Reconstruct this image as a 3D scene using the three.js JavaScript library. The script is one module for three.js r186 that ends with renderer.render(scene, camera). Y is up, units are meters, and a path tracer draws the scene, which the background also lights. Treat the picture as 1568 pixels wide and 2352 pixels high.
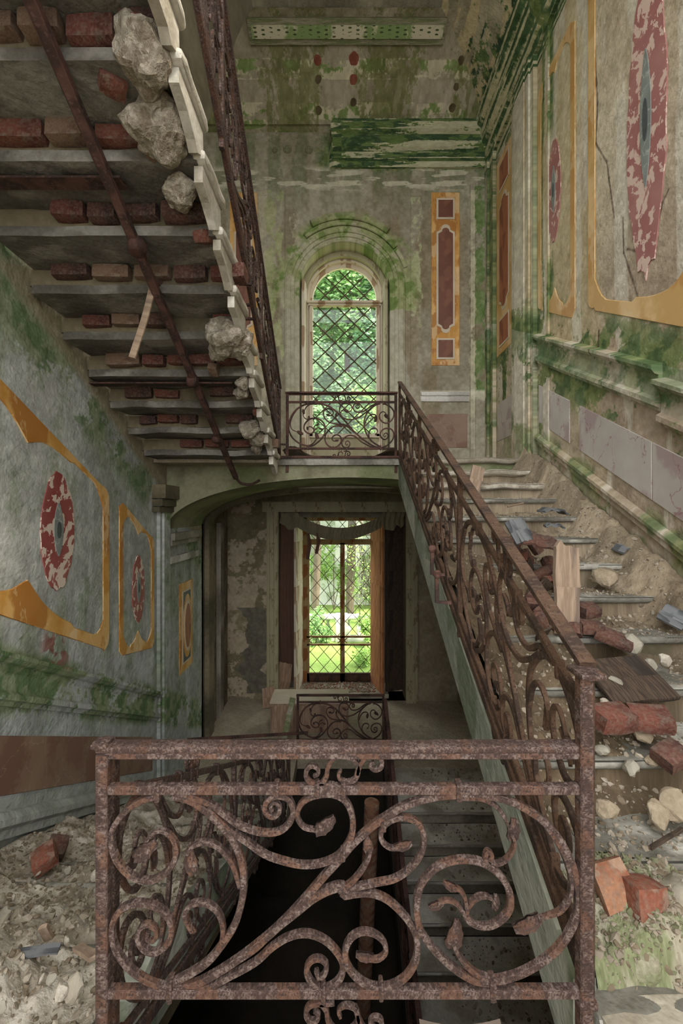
import * as THREE from 'three';
import { mergeGeometries, toCreasedNormals } from 'three/addons/utils/BufferGeometryUtils.js';

// ---------------------------------------------------------------- camera, sky, light, exposure
const EY = 6.0, F = 960;                        // eye height (m), focal length in pixels of the 1568 x 2352 frame
const scene = new THREE.Scene();
const camera = new THREE.PerspectiveCamera(2 * Math.atan(1176 / F) * 180 / Math.PI, 1568 / 2352, 0.05, 200);
camera.position.set(0, EY, 0);
camera.lookAt(0, EY, -1);
const renderer = new THREE.WebGLRenderer({ antialias: true });
renderer.setSize(1568, 2352);
renderer.toneMapping = THREE.LinearToneMapping;
renderer.toneMappingExposure = 5.2;
renderer.shadowMap.enabled = true;
{ // overcast sky: even, a little brighter towards the zenith
  const w = 64, h = 32, d = new Float32Array(w * h * 4);
  for (let y = 0; y < h; y++) for (let x = 0; x < w; x++) {
    const el = ((y + 0.5) / h - 0.5) * Math.PI, k = el > 0 ? 0.75 + 0.5 * Math.sin(el) : 0.3;
    d.set([0.98 * k, 1.0 * k, 1.02 * k, 1], (y * w + x) * 4);
  }
  const t = new THREE.DataTexture(d, w, h, THREE.RGBAFormat, THREE.FloatType);
  t.mapping = THREE.EquirectangularReflectionMapping; t.magFilter = THREE.LinearFilter; t.needsUpdate = true;
  scene.background = t; scene.environment = t;
}
const SUN = new THREE.DirectionalLight(0xfff4e2, 2.6);   // veiled sun, far off to the garden side
SUN.position.set(14, 20, -12); SUN.target.position.set(0, 2, -18); SUN.castShadow = true; SUN.shadow.radius = 24;
SUN.shadow.camera.left = -20; SUN.shadow.camera.right = 20; SUN.shadow.camera.top = 20; SUN.shadow.camera.bottom = -20; SUN.shadow.camera.far = 80;
scene.add(SUN, SUN.target);

// ---------------------------------------------------------------- numbers, noise, textures
function rng(seed) { let a = seed >>> 0; return () => { a = (a + 0x6D2B79F5) | 0; let t = Math.imul(a ^ (a >>> 15), 1 | a); t = (t + Math.imul(t ^ (t >>> 7), 61 | t)) ^ t; return ((t ^ (t >>> 14)) >>> 0) / 4294967296; }; }
const R = rng(7);
const mixn = (a, b, t) => a + (b - a) * t;
const clamp = (x, a = 0, b = 1) => Math.min(b, Math.max(a, x));
const ss = (a, b, x) => { const t = clamp((x - a) / (b - a)); return t * t * (3 - 2 * t); };
const mix3 = (a, b, t) => [a[0] + (b[0] - a[0]) * t, a[1] + (b[1] - a[1]) * t, a[2] + (b[2] - a[2]) * t];
const NT = 512;
function fbmTile(seed, base, oct) {
  const out = new Float32Array(NT * NT); let amp = 1, tot = 0;
  for (let o = 0; o < oct; o++) {
    const n = base << o; if (n > 256) break;
    const r = rng(seed + o * 101), g = new Float32Array(n * n).map(() => r());
    for (let y = 0; y < NT; y++) { const fy = y / NT * n, iy = fy | 0, ty = fy - iy, sy = ty * ty * (3 - 2 * ty), r0 = (iy % n) * n, r1 = ((iy + 1) % n) * n;
      for (let x = 0; x < NT; x++) { const fx = x / NT * n, ix = fx | 0, tx = fx - ix, sx = tx * tx * (3 - 2 * tx), i1 = (ix + 1) % n;
        const a = g[r0 + ix], b = g[r0 + i1], c = g[r1 + ix], e = g[r1 + i1];
        out[y * NT + x] += amp * (a + (b - a) * sx + (c - a) * sy + (a - b - c + e) * sx * sy); } }
    tot += amp; amp *= 0.55;
  }
  let lo = 9, hi = -9; for (const v of out) { if (v < lo) lo = v; if (v > hi) hi = v; }
  for (let i = 0; i < out.length; i++) out[i] = (out[i] - lo) / (hi - lo);
  return out;
}
const T1 = fbmTile(1, 4, 7), T2 = fbmTile(50, 4, 7), T3 = fbmTile(99, 16, 5);
function samp(T, u, v) { let x = u * NT, y = v * NT; let ix = Math.floor(x), iy = Math.floor(y); const fx = x - ix, fy = y - iy; ix &= 511; iy &= 511; const jx = (ix + 1) & 511, jy = (iy + 1) & 511;
  const a = T[iy * NT + ix], b = T[iy * NT + jx], c = T[jy * NT + ix], d = T[jy * NT + jx]; return a + (b - a) * fx + (c - a) * fy + (a - b - c + d) * fx * fy; }
const n1 = (u, v) => samp(T1, u, v), n2 = (u, v) => samp(T2, u, v), n3t = (u, v) => samp(T3, u, v);   // 0..1, mean near 0.5
function h3(x, y, z) { let n = Math.imul(x, 374761393) + Math.imul(y, 668265263) + Math.imul(z, 2147483647) | 0; n = Math.imul(n ^ (n >>> 13), 1274126177); return ((n ^ (n >>> 16)) >>> 0) / 4294967296; }
function vn(x, y, z) { const i = Math.floor(x), j = Math.floor(y), k = Math.floor(z), a = x - i, b = y - j, c = z - k, s = a * a * (3 - 2 * a), t = b * b * (3 - 2 * b), w = c * c * (3 - 2 * c);
  const L = (p, q, u) => p + (q - p) * u;
  return L(L(L(h3(i, j, k), h3(i + 1, j, k), s), L(h3(i, j + 1, k), h3(i + 1, j + 1, k), s), t), L(L(h3(i, j, k + 1), h3(i + 1, j, k + 1), s), L(h3(i, j + 1, k + 1), h3(i + 1, j + 1, k + 1), s), t), w); }
function tex(w, h, fn, { srgb = true, rep = [1, 1], wrap = THREE.RepeatWrapping } = {}) {
  const d = new Uint8Array(w * h * 4);
  for (let y = 0; y < h; y++) for (let x = 0; x < w; x++) { const c = fn((x + 0.5) / w, (y + 0.5) / h), i = (y * w + x) * 4; d[i] = clamp(c[0], 0, 255); d[i + 1] = clamp(c[1], 0, 255); d[i + 2] = clamp(c[2], 0, 255); d[i + 3] = 255; }
  const t = new THREE.DataTexture(d, w, h); t.wrapS = t.wrapT = wrap; t.repeat.set(...rep); t.magFilter = THREE.LinearFilter; t.minFilter = THREE.LinearMipmapLinearFilter; t.generateMipmaps = true;
  if (srgb) t.colorSpace = THREE.SRGBColorSpace; t.needsUpdate = true; return t;
}
const GRAIN = tex(512, 512, (u, v) => { const g = 255 * (0.55 * n3t(u, v) + 0.25 * n3t(u * 3, v * 3) + 0.2 * n1(u, v)); return [g, g, g]; }, { srgb: false });
function grain(rx, ry) { const t = GRAIN.clone(); t.repeat.set(rx, ry); t.needsUpdate = true; return t; }
// a tiling material whose colour is computed over a square of `size` metres
function tiled(size, fn, { rough = 0.92, bump = 0.006, res = 512, metal = 0, grep = 1.4, extra = {} } = {}) {
  return new THREE.MeshStandardMaterial({ map: tex(res, res, fn, { rep: [1 / size, 1 / size] }), bumpMap: grain(grep, grep), bumpScale: bump, roughness: rough, metalness: metal, ...extra });
}
const M = {};
M.rust = tiled(0.7, (u, v) => { const a = n1(u * 2, v * 2), b = n3t(u * 4, v * 4), c = n2(u * 6, v * 6), d = n3t(u * 11, v * 11); let k = mix3([58, 42, 36], [92, 70, 61], ss(0.2, 0.8, 0.5 * d + 0.5 * b)); k = mix3(k, [126, 112, 106], 0.8 * ss(0.42, 0.74, 0.4 * b + 0.4 * d + 0.2 * a)); k = mix3(k, [102, 66, 46], 0.5 * ss(0.5, 0.7, n2(u * 3, v * 3))); return mix3(k, [44, 30, 26], 0.75 * ss(0.6, 0.72, n3t(u * 8 + 0.4, v * 8))); }, { bump: 0.0016, grep: 8, rough: 0.85, res: 1024 });
M.rustOrange = tiled(0.3, (u, v) => { const a = n1(u, v), b = n3t(u * 2, v * 2); let k = mix3([58, 42, 32], [88, 64, 47], ss(0.3, 0.7, a)); k = mix3(k, [108, 90, 76], 0.5 * ss(0.55, 0.78, b)); return mix3(k, [46, 30, 22], 0.7 * ss(0.58, 0.75, n3t(u * 4, v * 4))); }, { bump: 0.002, grep: 8, rough: 0.88 });
M.rustDark = tiled(0.5, (u, v) => { const a = n1(u, v), b = n3t(u * 2, v * 2); let k = mix3([52, 34, 27], [86, 58, 48], ss(0.3, 0.7, a)); return mix3(k, [112, 86, 78], 0.5 * ss(0.6, 0.78, b)); }, { bump: 0.002, grep: 8, rough: 0.85 });
M.plaster = tiled(1.6, (u, v) => { let k = mix3([138, 132, 118], [170, 162, 146], ss(0.25, 0.75, n1(u, v))); k = mix3(k, [112, 106, 92], 0.6 * ss(0.42, 0.8, n2(u, v))); return k.map((x) => x + 26 * (n3t(u * 3, v * 3) - 0.5)); }, { bump: 0.01 });
M.plasterDark = tiled(1.6, (u, v) => { let k = mix3([96, 88, 68], [128, 116, 92], ss(0.25, 0.75, n1(u, v))); k = mix3(k, [70, 66, 46], 0.6 * ss(0.5, 0.75, n2(u, v))); return k.map((x) => x + 20 * (n3t(u * 3, v * 3) - 0.5)); }, { bump: 0.01 });
M.plasterWhite = tiled(1.2, (u, v) => { let k = mix3([182, 178, 170], [216, 213, 206], ss(0.3, 0.7, n1(u, v))); k = mix3(k, [132, 126, 112], 0.7 * ss(0.58, 0.75, n2(u, v))); return k.map((x) => x + 22 * (n3t(u * 3, v * 3) - 0.5)); }, { bump: 0.012 });
M.string = tiled(1.4, (u, v) => { let k = mix3([140, 146, 132], [176, 178, 164], ss(0.3, 0.7, n1(u, v))); k = mix3(k, [96, 108, 84], 0.7 * ss(0.5, 0.7, n2(u, v * 0.5))); return k.map((x) => x + 22 * (n3t(u * 3, v * 3) - 0.5)); }, { bump: 0.01 });
M.slab = tiled(1.1, (u, v) => { let k = mix3([112, 108, 98], [166, 162, 150], ss(0.3, 0.72, n1(u, v))); k = mix3(k, [96, 92, 80], 0.6 * ss(0.4, 0.8, n2(u, v * 2))); return k.map((x) => x + 24 * (n3t(u * 3, v * 3) - 0.5)); }, { bump: 0.012 });
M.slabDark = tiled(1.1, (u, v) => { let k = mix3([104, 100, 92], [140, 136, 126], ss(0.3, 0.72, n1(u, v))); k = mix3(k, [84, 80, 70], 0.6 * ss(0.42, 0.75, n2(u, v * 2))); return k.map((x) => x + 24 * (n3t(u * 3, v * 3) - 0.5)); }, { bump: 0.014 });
M.stone = tiled(1.0, (u, v) => { let k = mix3([136, 128, 112], [172, 162, 144], ss(0.3, 0.7, n1(u, v))); k = mix3(k, [126, 114, 96], 0.6 * ss(0.42, 0.8, n2(u, v))); return k.map((x) => x + 24 * (n3t(u * 3, v * 3) - 0.5)); }, { bump: 0.008 });
M.debris = tiled(1.0, (u, v) => { let k = mix3([136, 122, 100], [164, 148, 124], ss(0.3, 0.7, n1(u, v))); k = mix3(k, [112, 98, 78], 0.55 * ss(0.4, 0.85, n2(u * 2, v * 2))); k = mix3(k, [186, 174, 152], 0.3 * ss(0.55, 0.8, n3t(u * 2, v * 2))); return k.map((x) => x + 28 * (n3t(u * 5, v * 5) - 0.5)); }, { bump: 0.007, grep: 3 });
M.debrisPale = tiled(1.0, (u, v) => { let k = mix3([158, 148, 132], [200, 190, 174], ss(0.3, 0.7, n1(u, v))); k = mix3(k, [134, 121, 102], 0.6 * ss(0.45, 0.8, n2(u * 2, v * 2))); return k.map((x) => x + 30 * (n3t(u * 5, v * 5) - 0.5)); }, { bump: 0.007, grep: 3 });
M.moss = tiled(0.8, (u, v) => { let k = mix3([158, 150, 130], [124, 128, 92], ss(0.3, 0.7, n2(u * 2, v * 2))); k = mix3(k, [108, 118, 76], 0.7 * ss(0.48, 0.8, 0.6 * n1(u, v) + 0.4 * n3t(u * 3, v * 3))); return k.map((x) => x + 44 * (n3t(u * 5, v * 5) - 0.5)); }, { bump: 0.007, grep: 3 });
M.dark = tiled(1.5, (u, v) => { const k = mix3([38, 33, 26], [62, 54, 42], n1(u, v)); return k; }, { bump: 0.015 });  // near-black for cellar and well: their shade is put into the colour
M.dirt = tiled(1.5, (u, v) => { let k = mix3([150, 138, 116], [182, 170, 148], n1(u, v)); k = mix3(k, [158, 146, 126], 0.6 * ss(0.45, 0.8, n2(u * 2, v * 2))); return k.map((x) => x + 30 * (n3t(u * 4, v * 4) - 0.5)); }, { bump: 0.015, grep: 2 });
const brickFn = (A, B, C) => (u, v) => { let k = mix3(A, B, ss(0.3, 0.7, n1(u, v))); k = mix3(k, C, 0.6 * ss(0.58, 0.75, n2(u * 2, v * 2))); k = mix3(k, [126, 108, 94], 0.45 * ss(0.45, 0.75, n3t(u * 1.5, v * 1.5))); return k.map((x) => x + 26 * (n3t(u * 3, v * 3) - 0.5)); };
M.brick = [tiled(0.4, brickFn([112, 62, 46], [134, 80, 60], [150, 132, 116]), { bump: 0.004, grep: 4, res: 256 }), tiled(0.4, brickFn([96, 56, 44], [118, 70, 56], [112, 98, 86]), { bump: 0.004, grep: 4, res: 256 }), tiled(0.4, brickFn([138, 88, 64], [158, 112, 84], [170, 150, 128]), { bump: 0.004, grep: 4, res: 256 }), tiled(0.4, brickFn([78, 52, 44], [98, 64, 52], [88, 76, 66]), { bump: 0.004, grep: 4, res: 256 })];
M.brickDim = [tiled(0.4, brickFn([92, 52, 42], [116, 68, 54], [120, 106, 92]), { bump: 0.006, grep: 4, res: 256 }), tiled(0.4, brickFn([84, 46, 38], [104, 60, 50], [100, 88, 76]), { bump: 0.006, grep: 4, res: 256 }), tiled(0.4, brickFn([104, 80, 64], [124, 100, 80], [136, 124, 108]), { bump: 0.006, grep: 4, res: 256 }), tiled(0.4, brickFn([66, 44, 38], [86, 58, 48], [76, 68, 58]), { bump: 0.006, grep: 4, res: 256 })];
const woodFn = (A, B, C, fr = 14) => (u, v) => { const w = n1(u * 1.0, v * 0.12) * fr; let k = mix3(A, B, 0.5 + 0.5 * Math.sin(w * 6.28)); k = mix3(k, C, 0.6 * ss(0.55, 0.75, n2(u * 2, v * 0.3))); return k.map((x) => x + 22 * (n3t(u * 6, v * 0.6) - 0.5)); };
M.woodPale = tiled(0.6, woodFn([150, 128, 108], [172, 148, 126], [104, 90, 82], 4), { bump: 0.002, grep: 5 });
M.woodOrange = tiled(0.9, woodFn([150, 96, 56], [182, 122, 76], [130, 84, 52], 5), { bump: 0.001, grep: 5 });
M.woodDark = tiled(0.8, woodFn([58, 46, 36], [84, 68, 54], [38, 32, 28]), { bump: 0.002, grep: 5 });
M.woodBox = tiled(0.9, woodFn([150, 122, 102], [172, 144, 122], [122, 98, 82], 5), { bump: 0.001, grep: 5 });
M.woodPaint = tiled(0.9, (u, v) => { let k = mix3([156, 148, 118], [178, 170, 140], n1(u, v * 0.3)); k = mix3(k, [116, 100, 72], 0.7 * ss(0.6, 0.75, 0.6 * n2(u * 2, v * 0.6) + 0.4 * n3t(u * 3, v))); return k; }, { bump: 0.002, grep: 4 });
M.woodFrame = tiled(0.9, (u, v) => { let k = mix3([196, 182, 158], [214, 202, 180], n1(u, v * 0.3)); k = mix3(k, [150, 120, 90], 0.8 * ss(0.58, 0.72, n2(u * 2, v * 0.6))); return k; }, { bump: 0.002, grep: 4 });
M.ironDoor = tiled(0.9, (u, v) => { let k = mix3([150, 126, 82], [170, 148, 104], n1(u, v)); k = mix3(k, [132, 78, 36], 0.85 * ss(0.52, 0.66, n2(u * 2, v))); return k; }, { bump: 0.002, grep: 4 });
M.slate = tiled(0.5, (u, v) => { let k = mix3([72, 73, 75], [112, 113, 114], ss(0.35, 0.65, n1(u, v * 0.4))); return mix3(k, [60, 60, 62], 0.6 * ss(0.55, 0.7, n2(u, v))); }, { bump: 0.002, grep: 5, rough: 0.7, res: 256 });
M.curtain = tiled(0.5, (u, v) => { const k = mix3([88, 62, 50], [112, 82, 66], n1(u * 2, v * 0.3)); return k; }, { bump: 0.001, res: 256 });
M.valance = tiled(0.5, (u, v) => mix3([120, 112, 90], [150, 140, 114], n1(u * 2, v * 0.3)), { bump: 0.001, res: 256, extra: { side: THREE.DoubleSide } });
M.siena = tiled(1.3, (u, v) => { const w = n1(u, v) + 0.5 * n2(u * 2, v * 0.7); let k = mix3([198, 142, 64], [222, 176, 108], ss(0.55, 0.95, w)); k = mix3(k, [168, 108, 44], 0.8 * ss(0.5, 0.62, n2(u * 1, v * 0.5))); k = mix3(k, [232, 206, 168], 0.6 * ss(0.6, 0.72, n1(u * 2, v + 0.3))); const vein = Math.abs(n2(u * 2 + 0.3, v * 0.6) - 0.5); return mix3(k, [226, 204, 168], 0.5 * (1 - ss(0, 0.03, vein))); }, { bump: 0.001, rough: 0.6 });
M.sienaPale = tiled(1.3, (u, v) => { const w = n1(u, v) + 0.5 * n2(u * 2, v * 0.7); let k = mix3([200, 160, 100], [222, 186, 134], ss(0.55, 0.95, w)); k = mix3(k, [186, 134, 72], 0.7 * ss(0.5, 0.62, n2(u * 1, v * 0.5))); return mix3(k, [226, 200, 160], 0.5 * ss(0.6, 0.72, n1(u * 2, v + 0.3))); }, { bump: 0.001, rough: 0.6 });
const breccia = (A, B, lo) => (u, v) => { const w = n3t(u * 1.2 + 0.12 * n1(u, v), v * 0.9 - 0.3 * u + 0.12 * n2(u, v)); let k = mix3(A, mix3(A, B, 0.3), n1(u, v)); return mix3(k, B, ss(lo, lo + 0.05, w)); };
M.redMarble = tiled(1.0, breccia([140, 62, 60], [214, 196, 180], 0.56), { bump: 0.001, rough: 0.6 });
M.pinkMarble = tiled(1.0, breccia([156, 98, 94], [212, 184, 170], 0.57), { bump: 0.001, rough: 0.6 });
M.greyMarble = tiled(0.6, (u, v) => { let k = mix3([118, 124, 120], [146, 152, 146], n1(u, v)); return mix3(k, [206, 206, 196], 0.6 * (1 - ss(0, 0.04, Math.abs(n2(u, v) - 0.5)))); }, { bump: 0.001, rough: 0.6, res: 256 });
M.blackMarble = tiled(0.6, (u, v) => mix3([66, 70, 72], [94, 100, 100], n1(u, v)), { bump: 0.001, rough: 0.6, res: 256 });
M.violetMarble = tiled(1.3, (u, v) => { let k = mix3([176, 166, 158], [200, 192, 184], n1(u, v)); k = mix3(k, [158, 134, 134], 0.7 * ss(0.5, 0.68, n2(u, v * 0.6))); return mix3(k, [134, 84, 86], 0.6 * (1 - ss(0, 0.02, Math.abs(n1(u * 1.5, v * 0.8) - 0.45)))); }, { bump: 0.001, rough: 0.6 });
M.brownMarble = tiled(1.3, (u, v) => { let k = mix3([130, 104, 86], [150, 124, 104], n1(u, v)); k = mix3(k, [120, 86, 72], 0.7 * ss(0.45, 0.7, 0.3 * (n3t(u * 3, v * 3) - 0.5) + n2(u * 1.5, v))); return mix3(k, [178, 160, 140], 0.5 * (1 - ss(0, 0.02, Math.abs(n2(u * 1.5, v * 1.2) - 0.5)))); }, { bump: 0.001, rough: 0.6 });
M.porphyry = tiled(0.8, (u, v) => mix3(mix3([104, 62, 48], [124, 76, 58], n1(u, v)), [140, 96, 70], 0.5 * ss(0.55, 0.7, n2(u * 2, v))), { bump: 0.001, rough: 0.6, res: 256 });
M.porphyryRed = tiled(0.8, (u, v) => mix3(mix3([150, 88, 60], [172, 110, 78], n1(u, v * 0.4)), [120, 66, 50], 0.7 * ss(0.5, 0.68, n2(u * 2, v * 0.5))), { bump: 0.001, rough: 0.6, res: 256 });
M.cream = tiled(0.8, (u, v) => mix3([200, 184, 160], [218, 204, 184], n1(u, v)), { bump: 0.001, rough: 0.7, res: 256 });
M.glass = new THREE.MeshPhysicalMaterial({ color: 0xf4faf6, transmission: 1, thickness: 0, roughness: 0.02, ior: 1.45 });
M.glassDusty = new THREE.MeshPhysicalMaterial({ color: 0xe6efe9, transmission: 1, thickness: 0, roughness: 0.12, ior: 1.45 });
const leafM = (c, t = 0.35) => new THREE.MeshPhysicalMaterial({ color: c, roughness: 0.8, transmission: t, thickness: 0, side: THREE.DoubleSide });
M.leafA = leafM(0x6f9664); M.leafB = leafM(0x7fa866); M.leafC = leafM(0x5d8a60); M.leafD = leafM(0x92b860);
M.bark = tiled(0.6, (u, v) => mix3([86, 76, 62], [116, 104, 86], n1(u * 2, v * 0.4)), { bump: 0.006, grep: 4, res: 256 });
M.lime = tiled(1.0, (u, v) => { let k = mix3([182, 176, 162], [214, 208, 196], ss(0.3, 0.7, n1(u, v))); k = mix3(k, [150, 140, 122], 0.6 * ss(0.45, 0.8, n2(u, v))); return k.map((x) => x + 22 * (n3t(u * 3, v * 3) - 0.5)); }, { bump: 0.008 });
M.lump = tiled(0.5, (u, v) => { let k = mix3([148, 138, 122], [186, 176, 160], ss(0.3, 0.7, n3t(u, v))); k = mix3(k, [112, 98, 80], 0.6 * ss(0.5, 0.75, n2(u * 2, v * 2))); return k.map((x) => x + 40 * (n3t(u * 3, v * 3) - 0.5)); }, { bump: 0.014, grep: 5 });
for (const [n, c] of [['crumbA', [146, 134, 116]], ['crumbB', [120, 106, 86]], ['crumbC', [164, 152, 134]], ['crumbMoss', [112, 112, 84]], ['crumbRed', [140, 92, 74]]]) M[n] = new THREE.MeshStandardMaterial({ color: new THREE.Color(`rgb(${c})`), roughness: 0.95 });
M.lawn = tiled(2.0, (u, v) => { let k = mix3([104, 130, 56], [138, 164, 80], n1(u, v)); return k.map((x) => x + 40 * (n3t(u * 5, v * 5) - 0.5)); }, { bump: 0.02, grep: 2 });
M.gardenStone = tiled(1.5, (u, v) => mix3(mix3([206, 206, 198], [230, 230, 222], n1(u, v)), [136, 146, 106], 0.5 * ss(0.55, 0.7, n2(u, v))), { bump: 0.01, grep: 2 });

// ---------------------------------------------------------------- naming and building helpers
const used = new Map();
function numbered(n) { const k = used.get(n) ?? 0; used.set(n, k + 1); return k ? n + '_' + String(k).padStart(3, '0') : n; }
function tag(o, label, category, group) { o.userData.label = label; o.userData.category = category; if (group) o.userData.group = group; return o; }
function shadow(m) { m.castShadow = true; m.receiveShadow = true; return m; }
function mesh(name, g, mat, parent = scene) { const m = shadow(new THREE.Mesh(Array.isArray(g) ? merge(g) : g, mat)); m.name = parent === scene ? numbered(name) : partName(name, parent); parent.add(m); return m; }
const partCount = new WeakMap();
function partName(n, parent) { if (!partCount.has(parent)) partCount.set(parent, {}); const c = partCount.get(parent); const k = c[n] ?? 0; c[n] = k + 1; return k ? n + '_' + String(k).padStart(3, '0') : n; }
function struct(name, g, mat, parent = scene) { const m = mesh(name, g, mat, parent); if (parent === scene) m.userData.kind = 'structure'; return m; }
function thing(name, label, category, group, pos = [0, 0, 0]) { const o = new THREE.Group(); o.name = numbered(name); o.position.set(...pos); tag(o, label, category, group); scene.add(o); return o; }
function norm(g) { const o = g.index ? g.toNonIndexed() : g; for (const k of Object.keys(o.attributes)) if (!['position', 'normal', 'uv'].includes(k)) o.deleteAttribute(k); if (!o.attributes.normal) o.computeVertexNormals(); if (!o.attributes.uv) tri(o); return o; }
function merge(list) { return list.length === 1 ? list[0] : mergeGeometries(list.map(norm)); }
function tri(g0) { // box-projected uv in metres
  const g = g0.index ? g0.toNonIndexed() : g0; if (!g.attributes.normal) g.computeVertexNormals();
  const p = g.attributes.position, n = g.attributes.normal, uv = new Float32Array(p.count * 2);
  for (let i = 0; i < p.count; i++) { const x = Math.abs(n.getX(i)), y = Math.abs(n.getY(i)), z = Math.abs(n.getZ(i));
    if (x >= y && x >= z) { uv[2 * i] = p.getZ(i); uv[2 * i + 1] = p.getY(i); } else if (y >= z) { uv[2 * i] = p.getX(i); uv[2 * i + 1] = p.getZ(i); } else { uv[2 * i] = p.getX(i); uv[2 * i + 1] = p.getY(i); } }
  g.setAttribute('uv', new THREE.BufferAttribute(uv, 2)); return g;
}
const M4 = () => new THREE.Matrix4();
function box(x0, x1, y0, y1, z0, z1) { const g = new THREE.BoxGeometry(Math.abs(x1 - x0), Math.abs(y1 - y0), Math.abs(z1 - z0)); g.translate((x0 + x1) / 2, (y0 + y1) / 2, (z0 + z1) / 2); return tri(g); }
const bD = (x0, x1, h0, h1, D0, D1) => box(x0, x1, EY + h0, EY + h1, -D0, -D1);      // box in eye-relative height and depth
function chunk(w, h, d, { r = 0.01, amp = 0.006, seg = 3, seed = 1, freq = 14 } = {}) { // rounded, chipped block
  const g = new THREE.BoxGeometry(w, h, d, seg, Math.max(2, Math.min(seg, 3)), seg), p = g.attributes.position, v = new THREE.Vector3(), q = new THREE.Vector3();
  r = Math.min(r, w / 2.2, h / 2.2, d / 2.2);
  for (let i = 0; i < p.count; i++) { v.fromBufferAttribute(p, i); q.set(clamp(v.x, -w / 2 + r, w / 2 - r), clamp(v.y, -h / 2 + r, h / 2 - r), clamp(v.z, -d / 2 + r, d / 2 - r)); v.sub(q); if (v.length() > 1e-9) v.normalize().multiplyScalar(r); v.add(q);
    const s = seed * 7.31; v.x += amp * 2 * (vn(v.x * freq + s, v.y * freq, v.z * freq) - 0.5); v.y += amp * 2 * (vn(v.x * freq, v.y * freq + s + 9, v.z * freq) - 0.5); v.z += amp * 2 * (vn(v.x * freq, v.y * freq, v.z * freq + s + 21) - 0.5); p.setXYZ(i, v.x, v.y, v.z); }
  g.computeVertexNormals(); return tri(toCreasedNormals(g, 0.7));
}
function stoneGeo(r, seed, flat = 0.7, det = 1) { const g0 = new THREE.IcosahedronGeometry(r, det), p = g0.attributes.position, v = new THREE.Vector3();
  for (let i = 0; i < p.count; i++) { v.fromBufferAttribute(p, i); const k = 0.62 + 0.75 * vn(v.x / r * 1.3 + seed * 5.1, v.y / r * 1.3 + seed * 1.7, v.z / r * 1.3); v.multiplyScalar(k); if (det > 2) { const w = 0.86 + 0.2 * vn(v.x / r * 4 + seed, v.y / r * 4, v.z / r * 4) + 0.12 * vn(v.x / r * 9, v.y / r * 9 + seed, v.z / r * 9); v.multiplyScalar(w); } v.y *= flat; p.setXYZ(i, v.x, v.y, v.z); }
  g0.computeVertexNormals(); return tri(det < 3 ? toCreasedNormals(g0, 0.45) : g0); }
// bar of near-rectangular section swept along points in the plane with normal nz: w across in the plane, t through it
function bar(pts, w, t, { taper = 0, n = new THREE.Vector3(0, 0, 1), steps, ch = 0.25, straight = false, endW = 1 } = {}) {
  const P = pts.map((p) => p.isVector3 ? p : new THREE.Vector3(p[0], p[1], p[2] ?? 0));
  let S; if (straight || P.length === 2) { S = P; } else { const c = new THREE.CatmullRomCurve3(P, false, 'centripetal'); S = c.getSpacedPoints(steps ?? Math.max(8, P.length * 3)); }
  const N = S.length, pos = [], uv = [], idx = []; let L = 0;
  const sec = [[-1, -1 + ch], [-1 + ch, -1], [1 - ch, -1], [1, -1 + ch], [1, 1 - ch], [1 - ch, 1], [-1 + ch, 1], [-1, 1 - ch]];
  const T = new THREE.Vector3(), B = new THREE.Vector3(), v = new THREE.Vector3();
  for (let i = 0; i < N; i++) { if (i) L += S[i].distanceTo(S[i - 1]); T.subVectors(S[Math.min(i + 1, N - 1)], S[Math.max(i - 1, 0)]).normalize(); B.crossVectors(n, T).normalize(); const nn = v.clone().crossVectors(T, B).normalize();
    const f = i / (N - 1), k = taper ? mixn(1, endW, ss(1 - taper, 1, f)) : 1;
    for (let j = 0; j <= 8; j++) { const s = sec[j % 8]; v.copy(S[i]).addScaledVector(B, s[0] * w / 2 * k).addScaledVector(nn, s[1] * t / 2 * (0.5 + 0.5 * k)); pos.push(v.x, v.y, v.z); uv.push(L, j / 8 * (w + t) * 2); } }
  for (let i = 0; i < N - 1; i++) for (let j = 0; j < 8; j++) { const a = i * 9 + j, b = a + 9; idx.push(a, b, a + 1, a + 1, b, b + 1); }
  for (const [o, fl] of [[0, 1], [(N - 1) * 9, 0]]) for (let j = 1; j < 7; j++) fl ? idx.push(o, o + j, o + j + 1) : idx.push(o, o + j + 1, o + j);
  const g = new THREE.BufferGeometry(); g.setAttribute('position', new THREE.Float32BufferAttribute(pos, 3)); g.setAttribute('uv', new THREE.Float32BufferAttribute(uv, 2)); g.setIndex(idx); g.computeVertexNormals(); return toCreasedNormals(g, 0.6);
}
function rod(a, b, w, t = w) { const A = new THREE.Vector3(...a), Bv = new THREE.Vector3(...b), d = Bv.clone().sub(A).normalize(); const n = Math.abs(d.z) > 0.5 ? new THREE.Vector3(1, 0, 0) : new THREE.Vector3(0, 0, 1); return bar([A, Bv], w, t, { n, straight: true }); }
function tube(pts, r, seg = 24, rad = 6) { return tri(new THREE.TubeGeometry(new THREE.CatmullRomCurve3(pts.map((p) => new THREE.Vector3(...p))), seg, r, rad)); }
function shapeOf(pts) { const s = new THREE.Shape(); pts.forEach((p, i) => i ? s.lineTo(p[0], p[1]) : s.moveTo(p[0], p[1])); s.closePath(); return s; }
function extr(shape, depth, bevel = 0) { return new THREE.ExtrudeGeometry(shape, { depth: depth - 2 * bevel, bevelEnabled: bevel > 0, bevelThickness: bevel, bevelSize: bevel, bevelOffset: -bevel, bevelSegments: 1, curveSegments: 24 }); }
const at = (px, py, D) => [(px - 784) / F * D, EY - (py - 1176) / F * D, -D];

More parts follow.
